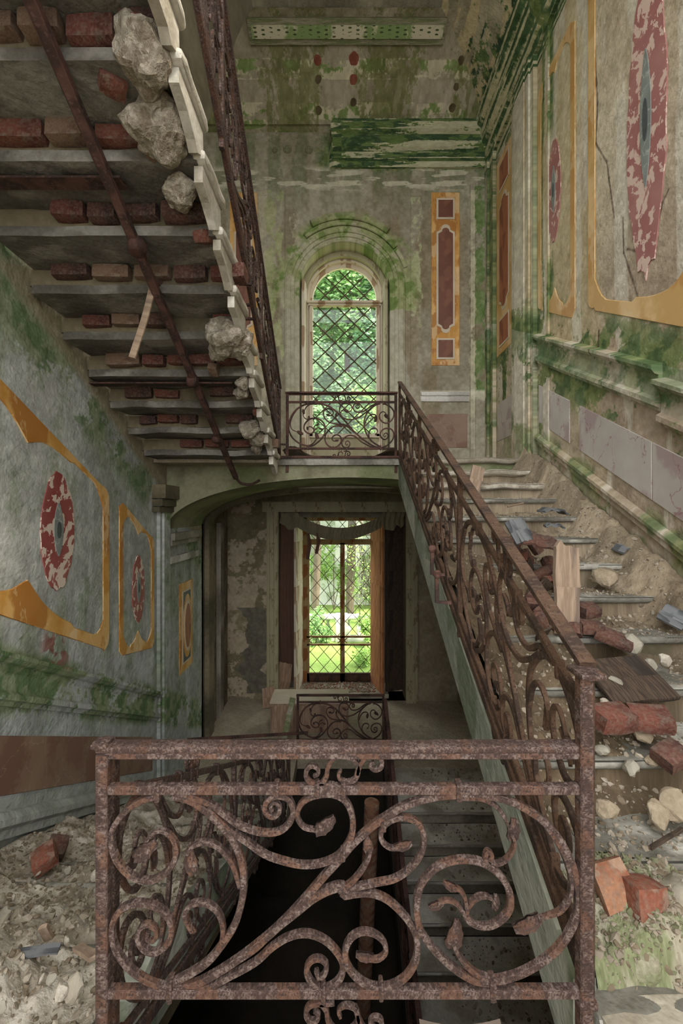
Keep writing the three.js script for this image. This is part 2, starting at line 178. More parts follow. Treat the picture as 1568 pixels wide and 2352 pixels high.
// ---------------------------------------------------------------- the shell
const XR = 2.35, XL = -2.2, DB = 6.65;                                     // side walls, upper back wall
const hU = 0.68, hL = -1.67, hG = -3.75, hB = -6.0;                        // upper landing, camera landing, garden landing, cellar
const RISE = 0.181, GO = 0.334, SL = RISE / GO;
function flip(g) { const o = g.index ? g.toNonIndexed() : g; for (const k in o.attributes) { const a = o.attributes[k], n = a.itemSize; for (let i = 0; i < a.count; i += 3) for (let c = 0; c < n; c++) { const p = (i + 1) * n + c, q = (i + 2) * n + c, t = a.array[p]; a.array[p] = a.array[q]; a.array[q] = t; } } return o; }
function xf(g, m) { g.applyMatrix4(m); return m.determinant() < 0 ? flip(g) : g; }
const onRight = (off = 0) => M4().set(0, 0, -1, XR - off, 0, 1, 0, EY, -1, 0, 0, 0, 0, 0, 0, 1);   // (D, h, proud) on the right wall
const onLeft = (off = 0) => M4().set(0, 0, 1, XL + off, 0, 1, 0, EY, -1, 0, 0, 0, 0, 0, 0, 1);
const onBack = (off = 0) => M4().set(1, 0, 0, 0, 0, 1, 0, EY, 0, 0, 1, -DB + off, 0, 0, 0, 1);        // (X, h, proud)
const PR = (px, py) => { const D = XR * F / (px - 784); return [D, (1176 - py) * D / F]; };
const PL = (px, py) => { const D = XL * F / (px - 784); return [D, (1176 - py) * D / F]; };
const PB = (px, py) => [(px - 784) / F * DB, (1176 - py) * DB / F];
function wuv(g0, R4, axis = 'z') { const g = norm(g0), p = g.attributes.position, uv = g.attributes.uv; for (let i = 0; i < p.count; i++) { const a = axis === 'z' ? -p.getZ(i) : p.getX(i), h = p.getY(i) - EY; uv.setXY(i, (a - R4[0]) / (R4[1] - R4[0]), (h - R4[2]) / (R4[3] - R4[2])); } return g; }
function wallMat(R4, w, h, fn, bump = 0.012) { const W = R4[1] - R4[0], H = R4[3] - R4[2];
  return new THREE.MeshStandardMaterial({ map: tex(w, h, (u, v) => fn(R4[0] + u * W, R4[2] + v * H), { wrap: THREE.MirroredRepeatWrapping }), bumpMap: grain(W * 1.1, H * 1.1), bumpScale: bump, roughness: 0.95 }); }
const MOSS = [110, 124, 72], MOSSD = [72, 96, 52], CREAM = [206, 196, 166];
const speck = (c, u, v, a = 30) => c.map((x) => x + a * (n3t(u * 1.3, v * 1.3) - 0.5) + a * 0.6 * (n2(u * 1.9, v * 1.9) - 0.5));

// right wall: warm rough coat, moss along the dado band, the corner and the cornice
const fz = (u, v) => 0.34 * (n3t(u * 1.7, v * 1.7) - 0.5) + 0.2 * (n3t(u * 4.1, v * 4.1) - 0.5);   // breaks up soft edges
const qR = (D, h) => h - (2.1 - SL * (4.95 - D));
const RR = [2.3, 6.7, -1.9, 6.1];
const CRK = [[[1366, 120], [1372, 240], [1368, 330], [1393, 372], [1402, 440], [1410, 500]], [[1535, 435], [1521, 465], [1514, 500], [1492, 528], [1486, 560], [1462, 577], [1440, 572]], [[1430, 500], [1432, 580], [1470, 700]], [[1375, 760], [1372, 830]]].map((l) => l.map((p) => PR(...p)));
const rightFn = (D, h) => {
  const q = qR(D, h); let c = mix3([178, 162, 138], [200, 186, 162], ss(0.3, 0.7, n1(D * 0.3, h * 0.12)));
  c = mix3(c, [190, 174, 132], 0.5 * ss(0.45, 0.65, n2(D * 0.25 + 0.1, h * 0.07)));
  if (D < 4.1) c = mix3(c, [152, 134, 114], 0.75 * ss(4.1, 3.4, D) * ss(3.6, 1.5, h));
  c = mix3(c, [208, 200, 184], 0.7 * ss(0.54, 0.66, n2(D * 1.5, h * 0.12)));                               // lime streaks
  if (D > 4.95 && D < 5.75) c = mix3(c, [206, 200, 182], 0.75 * ss(0.3, 0.6, n1(D * 2.4, h * 0.1)));
  let m = 0; const f = fz(D, h), n = n1(D * 0.9, h * 0.9) + f, s = n2(D * 2.2, h * 0.16) + 0.8 * f;
  m = Math.max(m, ss(0.42, 0.58, n + 0.25 * (1 - Math.abs(q + 0.18) / 0.5) - 0.15 * ss(4.2, 2.4, D) - 0.02) * ss(0.75, 0.25, Math.abs(q + 0.18)) * 0.9);
  m = Math.max(m, ss(0.4, 0.55, s + 0.12) * ss(5.06, 4.98, D) * ss(4.8, 4.93, D) * ss(5.2, 4.4, h) * 0.9);           // drip beside the pilaster
  m = Math.max(m, ss(0.46, 0.58, s) * ss(5.55, 5.75, D) * ss(2.7, 2.2, h) * ss(0.9, 1.4, h) * 0.95);
  m = Math.max(m, ss(0.42, 0.55, n + 0.08) * ss(4.9, 5.3, h) * ss(5.0, 5.9, D) * 0.7);
  m = Math.max(m, ss(0.4, 0.56, s + 0.05) * ss(6.2, 6.4, D) * 0.8);
  m = Math.max(m, ss(0.46, 0.6, n2(D * 0.8, h * 0.8)) * ss(-1.05, -1.2, q) * ss(-2.0, -1.5, q) * 0.65);
  c = mix3(c, mix3(MOSS, MOSSD, ss(0.45, 0.6, n2(D * 2, h * 2))), m);
  if (q > -0.34 && q < 0) c = mix3(c, mix3([196, 190, 170], [104, 126, 92], ss(0.3, 0.7, f + n1(D * 1.2 + 0.2, h * 1.2))), 0.55);
  if (q < -1.0) c = mix3(c, [176, 164, 142], 0.6 * ss(-1.0, -1.5, q) * ss(0.35, 0.6, n1(D * 1.4, h * 1.4)));
  if (h > 5.35) { const k = n2(D * 0.25, h * 5); c = mix3([190, 184, 150], [62, 88, 52], ss(0.36, 0.62, k + f)); }
  if (D > 4.25 && D < 4.95) m = 0, c = mix3(c, mix3(MOSS, MOSSD, ss(0.45, 0.6, n2(D * 2, h * 2))), 0.9 * ss(0.42, 0.56, s + 0.06) * ss(4.6, 4.68, D) * ss(4.93, 4.86, D) * Math.max(ss(3.1, 2.6, h), ss(4.1, 4.5, h)) * ss(2.1, 2.3, h));
  if (D < 4.0 && h > 1.4) for (const L of CRK) for (let i = 0; i < L.length - 1; i++) { const a = L[i], b = L[i + 1], dx = b[0] - a[0], dy = b[1] - a[1], t = clamp(((D - a[0]) * dx + (h - a[1]) * dy) / (dx * dx + dy * dy)), e = Math.hypot(D - a[0] - t * dx, h - a[1] - t * dy) + 0.012 * (n3t(D, h) - 0.5); if (e < 0.014) c = mix3(c, [86, 72, 58], 0.85 * (1 - e / 0.014)); }
  return speck(c, D, h, 38);
};
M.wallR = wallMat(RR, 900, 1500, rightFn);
// left wall: cold grey coat with green films
const qL = (D, h) => h - (-0.908 - SL * (D - 2.69));
const RL = [2.4, 6.7, -4.0, 1.6];
const leftFn = (D, h) => {
  const q = qL(D, h); let c = mix3([158, 160, 154], [180, 182, 176], ss(0.3, 0.7, n1(D * 0.3, h * 0.2)));
  c = mix3(c, [186, 190, 186], 0.7 * ss(0.54, 0.68, n2(D * 1.5, h * 0.2)));
  const f = fz(D, h), n = n1(D * 0.8 + 0.3, h * 0.8) + f, s = n2(D * 1.6, h * 0.25) + 0.8 * f;
  let m = 0.36 * ss(0.46, 0.74, s * 0.6 + n * 0.4);
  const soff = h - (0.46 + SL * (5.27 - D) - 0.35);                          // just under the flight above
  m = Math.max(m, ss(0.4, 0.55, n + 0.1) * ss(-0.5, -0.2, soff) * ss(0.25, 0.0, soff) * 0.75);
  m = Math.max(m, ss(0.4, 0.56, n + 0.08 + 0.08 * ss(3.0, 4.4, D)) * ss(0.12, 0, q) * ss(-0.46, -0.34, q) * 0.9);
  c = mix3(c, mix3([126, 138, 100], [88, 112, 68], ss(0.45, 0.6, n2(D * 2, h * 2))), m);
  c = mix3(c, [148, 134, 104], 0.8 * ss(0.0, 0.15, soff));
  { const e = Math.hypot(D - 3.22, (q - 0.13) * 1.1); c = mix3(c, [134, 78, 70], 0.8 * ss(0.2, 0.08, e) * ss(0.42, 0.52, n3t(D, h) + 0.5 * f)); }
  c = mix3(c, [152, 158, 154], 0.5 * ss(-0.3, -0.5, q));
  if (q < -0.95) c = mix3(c, mix3([160, 164, 152], [178, 180, 170], n), 0.6);
  return speck(c, D, h, 34);
};
M.wallL = wallMat(RL, 900, 1100, leftFn);
// back wall: brown grey coat, pale green remnants of painted strips, moss under the cornice
const RBk = [-2.2, 2.4, 0.2, 6.1];
const backFn = (X, h) => {
  let c = mix3([148, 139, 120], [166, 158, 140], ss(0.3, 0.7, n1(X * 0.3, h * 0.25)));
  c = mix3(c, [126, 112, 84], 0.5 * ss(0.5, 0.75, n2(X * 0.9, h * 0.18)));
  const strip = (a, b, y0, y1, col, k) => { const e = 0.06 * (n1(X * 0.2, h * 1.6) - 0.5); if (X > a + e && X < b + e && h > y0 && h < y1) c = mix3(c, mix3(col, [186, 180, 150], 0.5 * n1(X * 2, h * 1.5)), k * ss(0.36, 0.6, n2(X * 1.5, h * 0.7) + 0.06 + fz(X, h))); };
  strip(-1.2, -0.93, 2.2, 5.1, [164, 170, 122], 0.95); strip(-1.34, -1.2, 1.0, 5.1, [186, 176, 150], 0.9); strip(-0.82, -0.66, 3.6, 4.75, [190, 180, 158], 1);
  strip(1.12, 1.27, 2.9, 5.0, [176, 180, 140], 0.95); strip(2.1, 2.28, 1.8, 5.15, [92, 118, 62], 1); strip(2.04, 2.12, 1.0, 5.1, [196, 190, 164], 0.9);
  const r = Math.hypot(X - 0.05, h - 3.57), n = n1(X * 0.9, h * 0.9) + fz(X, h);
  if (h > 3.2) { c = mix3(c, [184, 180, 152], ss(1.08, 1.0, r) * 0.8); c = mix3(c, mix3([154, 160, 112], [108, 130, 66], ss(0.4, 0.6, n2(X * 1.6, h * 1.6))), ss(1.26, 1.08, r + 0.16 * (n - 0.5)) * ss(0.3, 0.6, n + 0.22 * ss(-0.2, 0.7, X) + 0.1 * ss(4.2, 4.6, h)) * 0.9); }
  else c = mix3(c, [190, 186, 164], ss(1.0, 0.9, Math.abs(X - 0.05)) * 0.75);
  c = mix3(c, mix3([112, 130, 64], [64, 92, 44], ss(0.4, 0.6, n2(X * 2, h * 2))), 0.9 * ss(5.25, 5.6, h + 0.5 * (n - 0.5)) * ss(-0.5, 0.1, X + 0.4 * (n - 0.5)));
  c = mix3(c, MOSSD, 0.3 * ss(0.5, 0.7, n2(X * 1.2, h * 0.14) + fz(X, h)) * ss(4.7, 5.3, h));
  c = mix3(c, [204, 198, 176], 0.85 * ss(0.56, 0.64, n2(X * 0.6 + 0.2, h * 3.2)) * ss(5.05, 5.2, h) * ss(5.55, 5.4, h));
  if (X > 1.25 && h < 1.95) { c = mix3(c, [208, 202, 182], ss(1.72, 1.8, h + 0.1 * (n - 0.5)) * ss(1.95, 1.9, h) * 0.9); c = mix3(c, [166, 158, 140], 0.6 * ss(1.7, 1.2, h) * ss(0.35, 0.6, n)); }
  return speck(c, X, h, 34);
};
M.wallB = wallMat(RBk, 1000, 1280, backFn);

// --- side walls
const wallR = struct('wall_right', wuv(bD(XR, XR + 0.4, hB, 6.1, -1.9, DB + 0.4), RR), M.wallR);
const wallL = struct('wall_left', wuv(bD(XL - 0.4, XL, hB, 6.1, -1.9, DB), RL), M.wallL);
function relief(parent, name, pts, off, thick, mat, where, holes = [], bevel = 0.004, own = false, R4) {
  const s = shapeOf(pts); for (const h of holes) { const p = new THREE.Path(); h.forEach((q, i) => i ? p.lineTo(q[0], q[1]) : p.moveTo(q[0], q[1])); p.closePath(); s.holes.push(p); }
  let g = xf(extr(s, thick, bevel), where(off)); if (own) g = wuv(g, R4, where === onBack ? 'x' : 'z'); return mesh(name, g, mat, parent);
}
// a moulding: profile of (proud, height) pairs run along the wall from D0 to D1, raked by slope s about Dr
function moulding(where, prof, D0, D1, s = 0, Dr = 0) {
  const sh = shapeOf(prof), g = new THREE.ExtrudeGeometry(sh, { depth: D1 - D0, bevelEnabled: false, steps: 12 });
  const p = g.attributes.position; for (let i = 0; i < p.count; i++) { const pr = p.getX(i), h = p.getY(i), D = D0 + p.getZ(i); p.setXYZ(i, D, h + s * (D - Dr), pr); }
  g.computeVertexNormals(); return xf(g, where());
}
const dado = [[-0.02, -0.34], [0.02, -0.34], [0.03, -0.31], [0.055, -0.3], [0.055, -0.26], [0.025, -0.24], [0.02, -0.12], [0.03, -0.1], [0.03, -0.07], [0.06, -0.06], [0.085, -0.03], [0.085, 0], [-0.02, 0.02]];
const skirt = [[-0.02, -0.06], [0.03, -0.06], [0.03, -0.02], [0.05, 0], [0.05, 0.03], [0.02, 0.06], [-0.02, 0.07]];
mesh('dado_band', wuv(moulding(onRight, dado, 3.06, 4.98, SL, 4.95).translate(0, 2.1, 0), RR), M.wallR, wallR);
mesh('dado_band', wuv(moulding(onRight, dado.map(([a, b]) => [a * 1.2, b - 0.06]), 1.0, 3.04, SL, 4.95).translate(0, 2.06, 0), RR), M.wallR, wallR);
mesh('skirting', wuv(moulding(onRight, skirt, 1.0, 4.98, SL, 4.95).translate(0, 0.86, 0), RR), M.wallR, wallR);
mesh('dado_band', wuv(moulding(onLeft, dado, 1.4, 4.95, -SL, 2.69).translate(0, -0.908, 0), RL), M.wallL, wallL);
mesh('skirting', wuv(moulding(onLeft, skirt.map(([a, b]) => [a * 1.4, b * 1.4]), 1.4, 5.2, -SL, 2.69).translate(0, -2.02, 0), RL), M.wallL, wallL);
// corner pilasters (raised strips with a fillet each side)
for (const [a, b, o] of [[5.02, 5.66, 0.05], [5.1, 5.58, 0.075], [5.2, 5.48, 0.09]]) mesh('pilaster', wuv(bD(XR - o, XR + 0.01, 0.3, 5.55, a, b), RR), M.wallR, wallR);
for (const [a, b, o] of [[4.72, 4.84, 0.02], [6.36, 6.5, 0.05], [6.52, 6.64, 0.08]]) mesh('wall_strip', wuv(bD(XR - o, XR + 0.01, 0.7, 5.55, a, b), RR), M.wallR, wallR);
for (const [a, b, o] of [[4.98, 5.28, 0.04], [5.04, 5.22, 0.065]]) mesh('pilaster', wuv(bD(XL - 0.01, XL + o, -3.7, 0.3, a, b), RL), M.wallL, wallL);
for (const [y, o, t] of [[0.16, 0.16, 0.16], [0.07, 0.12, 0.08], [0.0, 0.09, 0.06]]) mesh('capital', bD(XL - 0.01, XL + o, y, y + t, 4.85, 5.27), M.plasterDark, wallL);
for (const [y, o, t, m] of [[-0.36, 0.1, 0.09, M.plaster], [-0.43, 0.06, 0.07, M.plaster], [-0.66, 0.05, 0.09, M.plasterWhite]]) mesh('impost', bD(XL - 0.01, XL + o, y, y + t, 5.28, 6.3), m, wallL);
// cornice of the right wall
const corn = [[-0.02, 0], [0.04, 0], [0.06, 0.08], [0.1, 0.1], [0.1, 0.2], [0.16, 0.24], [0.2, 0.34], [0.2, 0.4], [0.26, 0.44], [0.28, 0.52], [0.28, 0.58], [-0.02, 0.58]];
mesh('cornice', wuv(moulding(onRight, corn, 0.5, DB).translate(0, 5.5, 0), RR), M.wallR, wallR);

// --- painted marble inlays of the side walls, thin slabs of coloured stucco
const arc = (cx, cy, rx, ry, a0, a1, n = 8) => Array.from({ length: n + 1 }, (_, i) => { const a = mixn(a0, a1, i / n) * Math.PI / 180; return [cx + rx * Math.cos(a), cy + ry * Math.sin(a)]; });
// frame in wall coordinates: raked top and bottom, rounded corners, swelling in the middle of the raked sides
function rakedFrame(parent, where, D0, D1, top, bot, st, sb, w, mat, { r = 0.16, swellB = 0.22, swellT = 0.22, peak = 0.14 } = {}) {
  const yT = (D) => top + st * (D - D0), yB = (D) => bot + sb * (D - D0), Dm = (D0 + D1) / 2, L = D1 - D0;
  const outer = [], inner = [];
  const push = (A, D, y) => A.push([D, y]);
  push(outer, D0 + r * 0.4, yB(D0)); push(outer, D1 - r * 0.6, yB(D1 - r * 0.6)); for (const p of arc(D1 - r * 0.6, yB(D1) + r * 0.6 - sb * r * 0.3, r * 0.6, r * 0.6, -80, 0, 5)) outer.push(p);
  push(outer, D1, yT(D1) - r * 0.8); for (const p of arc(D1 - r * 0.8, yT(D1) - r * 0.8, r * 0.8, r * 0.8, 0, 85, 5)) outer.push(p);
  push(outer, D0 + r * 0.5, yT(D0 + r * 0.5)); push(outer, D0, yT(D0) - r * 0.5); push(outer, D0, yB(D0) + r * 0.4);
  const a = D0 + w, b = D1 - w;
  // bottom edge of the hole, left to right: rounded corner, step, swell with an ogee peak
  const sB = (u) => swellB * (Math.exp(-Math.pow((u - 0.5) / 0.16, 2) * 1.6)) * 0.75 + peak * Math.max(0, 1 - Math.abs(u - 0.5) / 0.09) ** 1.5 + (Math.abs(u - 0.5) < 0.26 ? swellB * 0.2 : 0);
  const sT = (u) => swellT * (Math.exp(-Math.pow((u - 0.5) / 0.16, 2) * 1.6)) * 0.75 + peak * Math.max(0, 1 - Math.abs(u - 0.5) / 0.09) ** 1.5 + (Math.abs(u - 0.5) < 0.26 ? swellT * 0.2 : 0);
  for (let i = 0; i <= 40; i++) { const u = i / 40, D = mixn(a, b, u), c = r * 0.9 * Math.max(0, 1 - Math.min(u, 1 - u) * (b - a) / (r * 0.9)) ** 2; push(inner, D, yB(D) + w * 1.05 + c + sB(u)); }
  for (let i = 40; i >= 0; i--) { const u = i / 40, D = mixn(a, b, u), c = r * 0.9 * Math.max(0, 1 - Math.min(u, 1 - u) * (b - a) / (r * 0.9)) ** 2; push(inner, D, yT(D) - w * 1.05 - c - sT(u)); }
  return relief(parent, 'marble_frame', outer, 0, 0.012, mat, where, [inner]);
}
function lozenge(parent, where, Dc, hc, a, b, mats, k = 1, ragged = 0.02, seed = 1) {
  const pts = [], pr = rng(seed); for (let i = 0; i < 40; i++) { const t = i / 40 * Math.PI * 2, c = Math.cos(t), s = Math.sin(t); const f = 0.92 + ragged * 4 * (pr() - 0.5) * 0.6; pts.push([Dc + a * Math.sign(c) * Math.abs(c) ** 1.15 * f, hc + b * Math.sign(s) * Math.abs(s) ** 1.0 * f]); }
  const z = relief(parent, 'marble_lozenge', pts, 0.001, 0.009, mats[0], where, [], 0.002);
  const in1 = Array.from({ length: 24 }, (_, i) => { const t = i / 24 * Math.PI * 2; return [Dc + a * 0.26 * Math.cos(t) * (1 - 0.4 * Math.sin(t) ** 2), hc + b * 0.03 + b * 0.42 * Math.sin(t)]; });
  mesh('inner_lozenge', xf(extr(shapeOf(in1), 0.006, 0.001), where(0.008)), mats[1], z);
  const in2 = Array.from({ length: 20 }, (_, i) => { const t = i / 20 * Math.PI * 2; return [Dc + a * 0.13 * Math.cos(t), hc + b * 0.02 + b * 0.13 * Math.sin(t)]; });
  mesh('centre_spot', xf(extr(shapeOf(in2), 0.005, 0.001), where(0.012)), mats[2], z);
}
rakedFrame(wallR, onRight, 4.2, 5.0, 5.02, 1.98, 0, SL, 0.085, M.sienaPale, { r: 0.16, swellB: 0.14, swellT: 0.05, peak: 0.05 });
lozenge(wallR, onRight, 4.62, 3.55, 0.16, 0.62, [M.pinkMarble, M.greyMarble, M.blackMarble], 1, 0.02, 3);
rakedFrame(wallR, onRight, 1.6, 3.98, 5.02, 0.56, 0, SL * 1.06, 0.11, M.sienaPale, { r: 0.2, swellB: 0.2, swellT: 0.2, peak: 0.16 });
lozenge(wallR, onRight, 3.22, 3.0, 0.23, 1.28, [M.pinkMarble, M.greyMarble, M.blackMarble], 1, 0.04, 5);
rakedFrame(wallL, onLeft, 4.13, 4.9, 0.13, -1.44, -SL * 0.95, -SL * 0.35, 0.075, M.siena, { r: 0.15, swellB: 0.13, swellT: 0.07, peak: 0.03 });
lozenge(wallL, onLeft, 4.52, -0.83, 0.15, 0.4, [M.redMarble, M.greyMarble, M.blackMarble], 1, 0.03, 8);
rakedFrame(wallL, onLeft, 1.9, 3.95, 1.28, -0.29, -SL * 0.93, -SL * 0.92, 0.1, M.siena, { r: 0.17, swellB: 0.15, swellT: 0.1, peak: 0.08 });
lozenge(wallL, onLeft, 3.24, -0.15, 0.21, 0.5, [M.redMarble, M.greyMarble, M.blackMarble], 1, 0.03, 11);
function rakedSlab(parent, where, name, D0, D1, top, bot, s, Dr, mat) { return relief(parent, name, [[D0, bot + s * (D0 - Dr)], [D1, bot + s * (D1 - Dr)], [D1, top + s * (D1 - Dr)], [D0, top + s * (D0 - Dr)]], 0, 0.012, mat, where); }
rakedSlab(wallR, onRight, 'marble_panel', 4.3, 4.97, 1.5, 1.06, SL, 4.95, M.violetMarble);
rakedSlab(wallR, onRight, 'marble_panel', 3.16, 4.12, 1.5, 1.06, SL, 4.95, M.violetMarble);
rakedSlab(wallR, onRight, 'marble_panel', 1.5, 3.15, 1.5, 1.06, SL, 4.95, M.violetMarble);
rakedSlab(wallL, onLeft, 'marble_panel', 1.4, 3.86, -1.44, -1.83, -SL, 2.69, M.brownMarble);
rakedSlab(wallL, onLeft, 'marble_panel', 4.05, 4.85, -1.44, -1.83, -SL, 2.69, M.brownMarble);
// upright panels: an ochre frame around dark porphyry fields edged in cream
function uprightPanel(parent, where, x0, x1, y0, y1, mats, kind) {
  const w = x1 - x0, cx = (x0 + x1) / 2, H = y1 - y0;
  const rect = (a, b, c, d) => [[a, c], [b, c], [b, d], [a, d]];
  const f = relief(parent, 'marble_frame', rect(x0, x1, y0, y1), 0, 0.012, mats[0], where);
  const sub = (name, pts, off, m) => mesh(name, xf(extr(shapeOf(pts), 0.006, 0.001), where(off)), m, f);
  const fw = w * 0.26;
  if (kind === 'tall') {
    const sq = Math.min(w * 0.75, H * 0.14);
    for (const [a, b] of [[y0 + H * 0.035, y0 + H * 0.035 + sq], [y1 - H * 0.035 - sq, y1 - H * 0.035]]) { sub('cream_border', rect(cx - fw - 0.03, cx + fw + 0.03, a, b), 0.011, M.cream); sub('porphyry_field', rect(cx - fw, cx + fw, a + 0.03, b - 0.03), 0.016, mats[1]); }
    const tongue = (e, a, b) => [[cx - fw - e, a + fw * 0.8], [cx - fw * 0.5 - e * 0.5, a + fw * 0.5], ...arc(cx, a + fw * 0.4, fw * 0.5 + e * 0.6, fw * 0.4 + e, 200, 340, 6), [cx + fw * 0.5 + e * 0.5, a + fw * 0.5], [cx + fw + e, a + fw * 0.8], [cx + fw + e, b - fw * 0.8], [cx + fw * 0.5 + e * 0.5, b - fw * 0.5], ...arc(cx, b - fw * 0.4, fw * 0.5 + e * 0.6, fw * 0.4 + e, 20, 160, 6), [cx - fw * 0.5 - e * 0.5, b - fw * 0.5], [cx - fw - e, b - fw * 0.8]];
    const a = y0 + H * 0.075 + sq, b = y1 - H * 0.075 - sq; sub('cream_border', tongue(0.03, a, b), 0.011, M.cream); sub('porphyry_field', tongue(0, a + 0.03, b - 0.03), 0.016, mats[1]);
  } else {
    sub('cream_border', rect(cx - w * 0.32, cx + w * 0.32, y0 + H * 0.09, y1 - H * 0.09), 0.011, M.cream); sub('porphyry_field', rect(cx - w * 0.26, cx + w * 0.26, y0 + H * 0.11, y1 - H * 0.11), 0.016, M.blackMarble);
    sub('marble_oval', arc(cx, (y0 + y1) / 2, w * 0.32, H * 0.36, 0, 360, 28), 0.021, mats[0]); sub('cream_border', arc(cx, (y0 + y1) / 2, w * 0.25, H * 0.29, 0, 360, 28), 0.026, M.cream); sub('porphyry_field', arc(cx, (y0 + y1) / 2, w * 0.21, H * 0.25, 0, 360, 28), 0.031, mats[1]);
  }
}
uprightPanel(wallR, onRight, 5.72, 6.32, 2.33, 5.22, [M.sienaPale, M.porphyryRed], 'tall');
uprightPanel(wallL, onLeft, 5.66, 6.16, -2.22, -0.98, [M.siena, M.porphyryRed], 'oval');
rakedSlab(wallR, onRight, 'marble_panel', 5.72, 6.3, 1.62, 1.06, 0, 0, M.violetMarble);

// --- upper back wall with its arched garden window
const wcx = 0.05, wr = 0.72, wsp = 3.57;
{
  const s = shapeOf([[XL - 0.4, hU - 0.3], [XR + 0.4, hU - 0.3], [XR + 0.4, 6.1], [XL - 0.4, 6.1]]);
  const p = new THREE.Path(); p.moveTo(wcx - wr, hU - 0.02); p.lineTo(wcx + wr, hU - 0.02); p.lineTo(wcx + wr, wsp); p.absarc(wcx, wsp, wr, 0, Math.PI, false); p.closePath(); s.holes.push(p);
  const g = new THREE.ExtrudeGeometry(s, { depth: 0.42, bevelEnabled: false, curveSegments: 40 }); g.translate(0, EY, -DB - 0.42);
  var wallB = struct('wall_back', wuv(g, RBk, 'x'), M.wallB);
}
function archBand(r0, r1, a0, a1, y0, n = 40) { const s = new THREE.Shape(); const A = a0 * Math.PI / 180, Bq = a1 * Math.PI / 180; if (y0 !== undefined) { s.moveTo(wcx + r1, y0); s.lineTo(wcx + r1, wsp); } else s.moveTo(wcx + r1 * Math.cos(A), wsp + r1 * Math.sin(A)); s.absarc(wcx, wsp, r1, A, Bq, false); if (y0 !== undefined) { s.lineTo(wcx - r1, y0); s.lineTo(wcx - r0, y0); s.lineTo(wcx - r0, wsp); } s.absarc(wcx, wsp, r0, Bq, A, true); if (y0 !== undefined) s.lineTo(wcx + r0, y0); s.closePath(); return s; }
for (const [r0, r1, th] of [[0.725, 0.97, 0.03], [0.79, 0.955, 0.05], [0.85, 0.93, 0.07]]) mesh('archivolt', wuv(xf(extr(archBand(r0, r1, 0, 180, hU), th, 0.008), onBack(0)), RBk, 'x'), M.wallB, wallB);
for (const [r0, r1, a0, a1, th] of [[0.98, 1.06, 38, 128, 0.05], [1.06, 1.17, 52, 118, 0.075], [0.98, 1.05, 18, 36, 0.04]]) mesh('archivolt', wuv(xf(extr(archBand(r0, r1, a0, a1), th, 0.01), onBack(0)), RBk, 'x'), M.wallB, wallB);
uprightPanel(wallB, onBack, 1.43, 1.875, 2.33, 5.08, [M.siena, M.porphyry], 'tall');
uprightPanel(wallB, onBack, -1.78, -1.335, 2.33, 5.08, [M.siena, M.porphyry], 'tall');
relief(wallB, 'marble_panel', [[1.36, 1.02], [2.0, 1.02], [2.0, 1.56], [1.36, 1.56]], 0, 0.01, M.brownMarble, onBack);
for (const [a, b, y, t, o] of [[1.26, 2.02, 1.8, 0.1, 0.03], [1.26, 2.02, 1.87, 0.06, 0.05]]) mesh('dado_band', chunk(b - a, t, o * 2, { amp: 0.006, seed: 3, seg: 8 }).translate((a + b) / 2, EY + y, -DB), M.plasterWhite, wallB);
for (const [a, b, o] of [[-1.22, -0.9, 0.02], [1.1, 1.28, 0.015], [2.04, 2.3, 0.03], [2.12, 2.22, 0.05]]) mesh('wall_strip', wuv(bD(a, b, hU, 5.2, DB - o, DB + 0.01), RBk, 'x'), M.wallB, wallB);
// what is left of the back cornice: the right two thirds
{
  const run = (prof, X0, X1) => { const g = new THREE.ExtrudeGeometry(shapeOf(prof), { depth: X1 - X0, bevelEnabled: false, steps: 24 }); const p = g.attributes.position; for (let i = 0; i < p.count; i++) { const pr = p.getX(i), h = p.getY(i), z = p.getZ(i); const e = z < 0.02 ? 0.1 * (vn(pr * 20, h * 14, 1) - 0.5) : 0; p.setXYZ(i, X0 + z + e, EY + h + 5.46, -DB + pr); } g.computeVertexNormals(); return tri(g); };
  mesh('cornice', run(corn.map(([a, b]) => [a * 0.85, b]), -0.16, XR - 0.02), new THREE.MeshStandardMaterial({ map: tex(1024, 384, (u, v) => { const f = fz(u * 1.3, v * 0.6), k = n2(u * 0.4, v * 1.4) + 0.5 * f, q = n3t(u * 0.7, v * 0.6) + f; let c = mix3([96, 116, 66], [54, 78, 48], ss(0.35, 0.65, q)); c = mix3(c, [196, 190, 160], 0.9 * ss(0.6, 0.68, k) * ss(0.4, 0.5, q + 0.1)); return speck(c, u * 2, v * 2, 30); }, { rep: [1 / 2.5, 1 / 0.6] }), roughness: 0.95, bumpMap: grain(2, 2), bumpScale: 0.01 }), wallB);
  for (const [x, y, r] of [[-1.06, 5.76, 0.05], [-0.86, 5.77, 0.075], [-0.52, 5.76, 0.07]]) mesh('putlog_hole', new THREE.CylinderGeometry(r * 0.85, r, 0.012, 10).rotateX(Math.PI / 2).translate(x, EY + y, -DB + 0.004), M.moss, wallB);
}

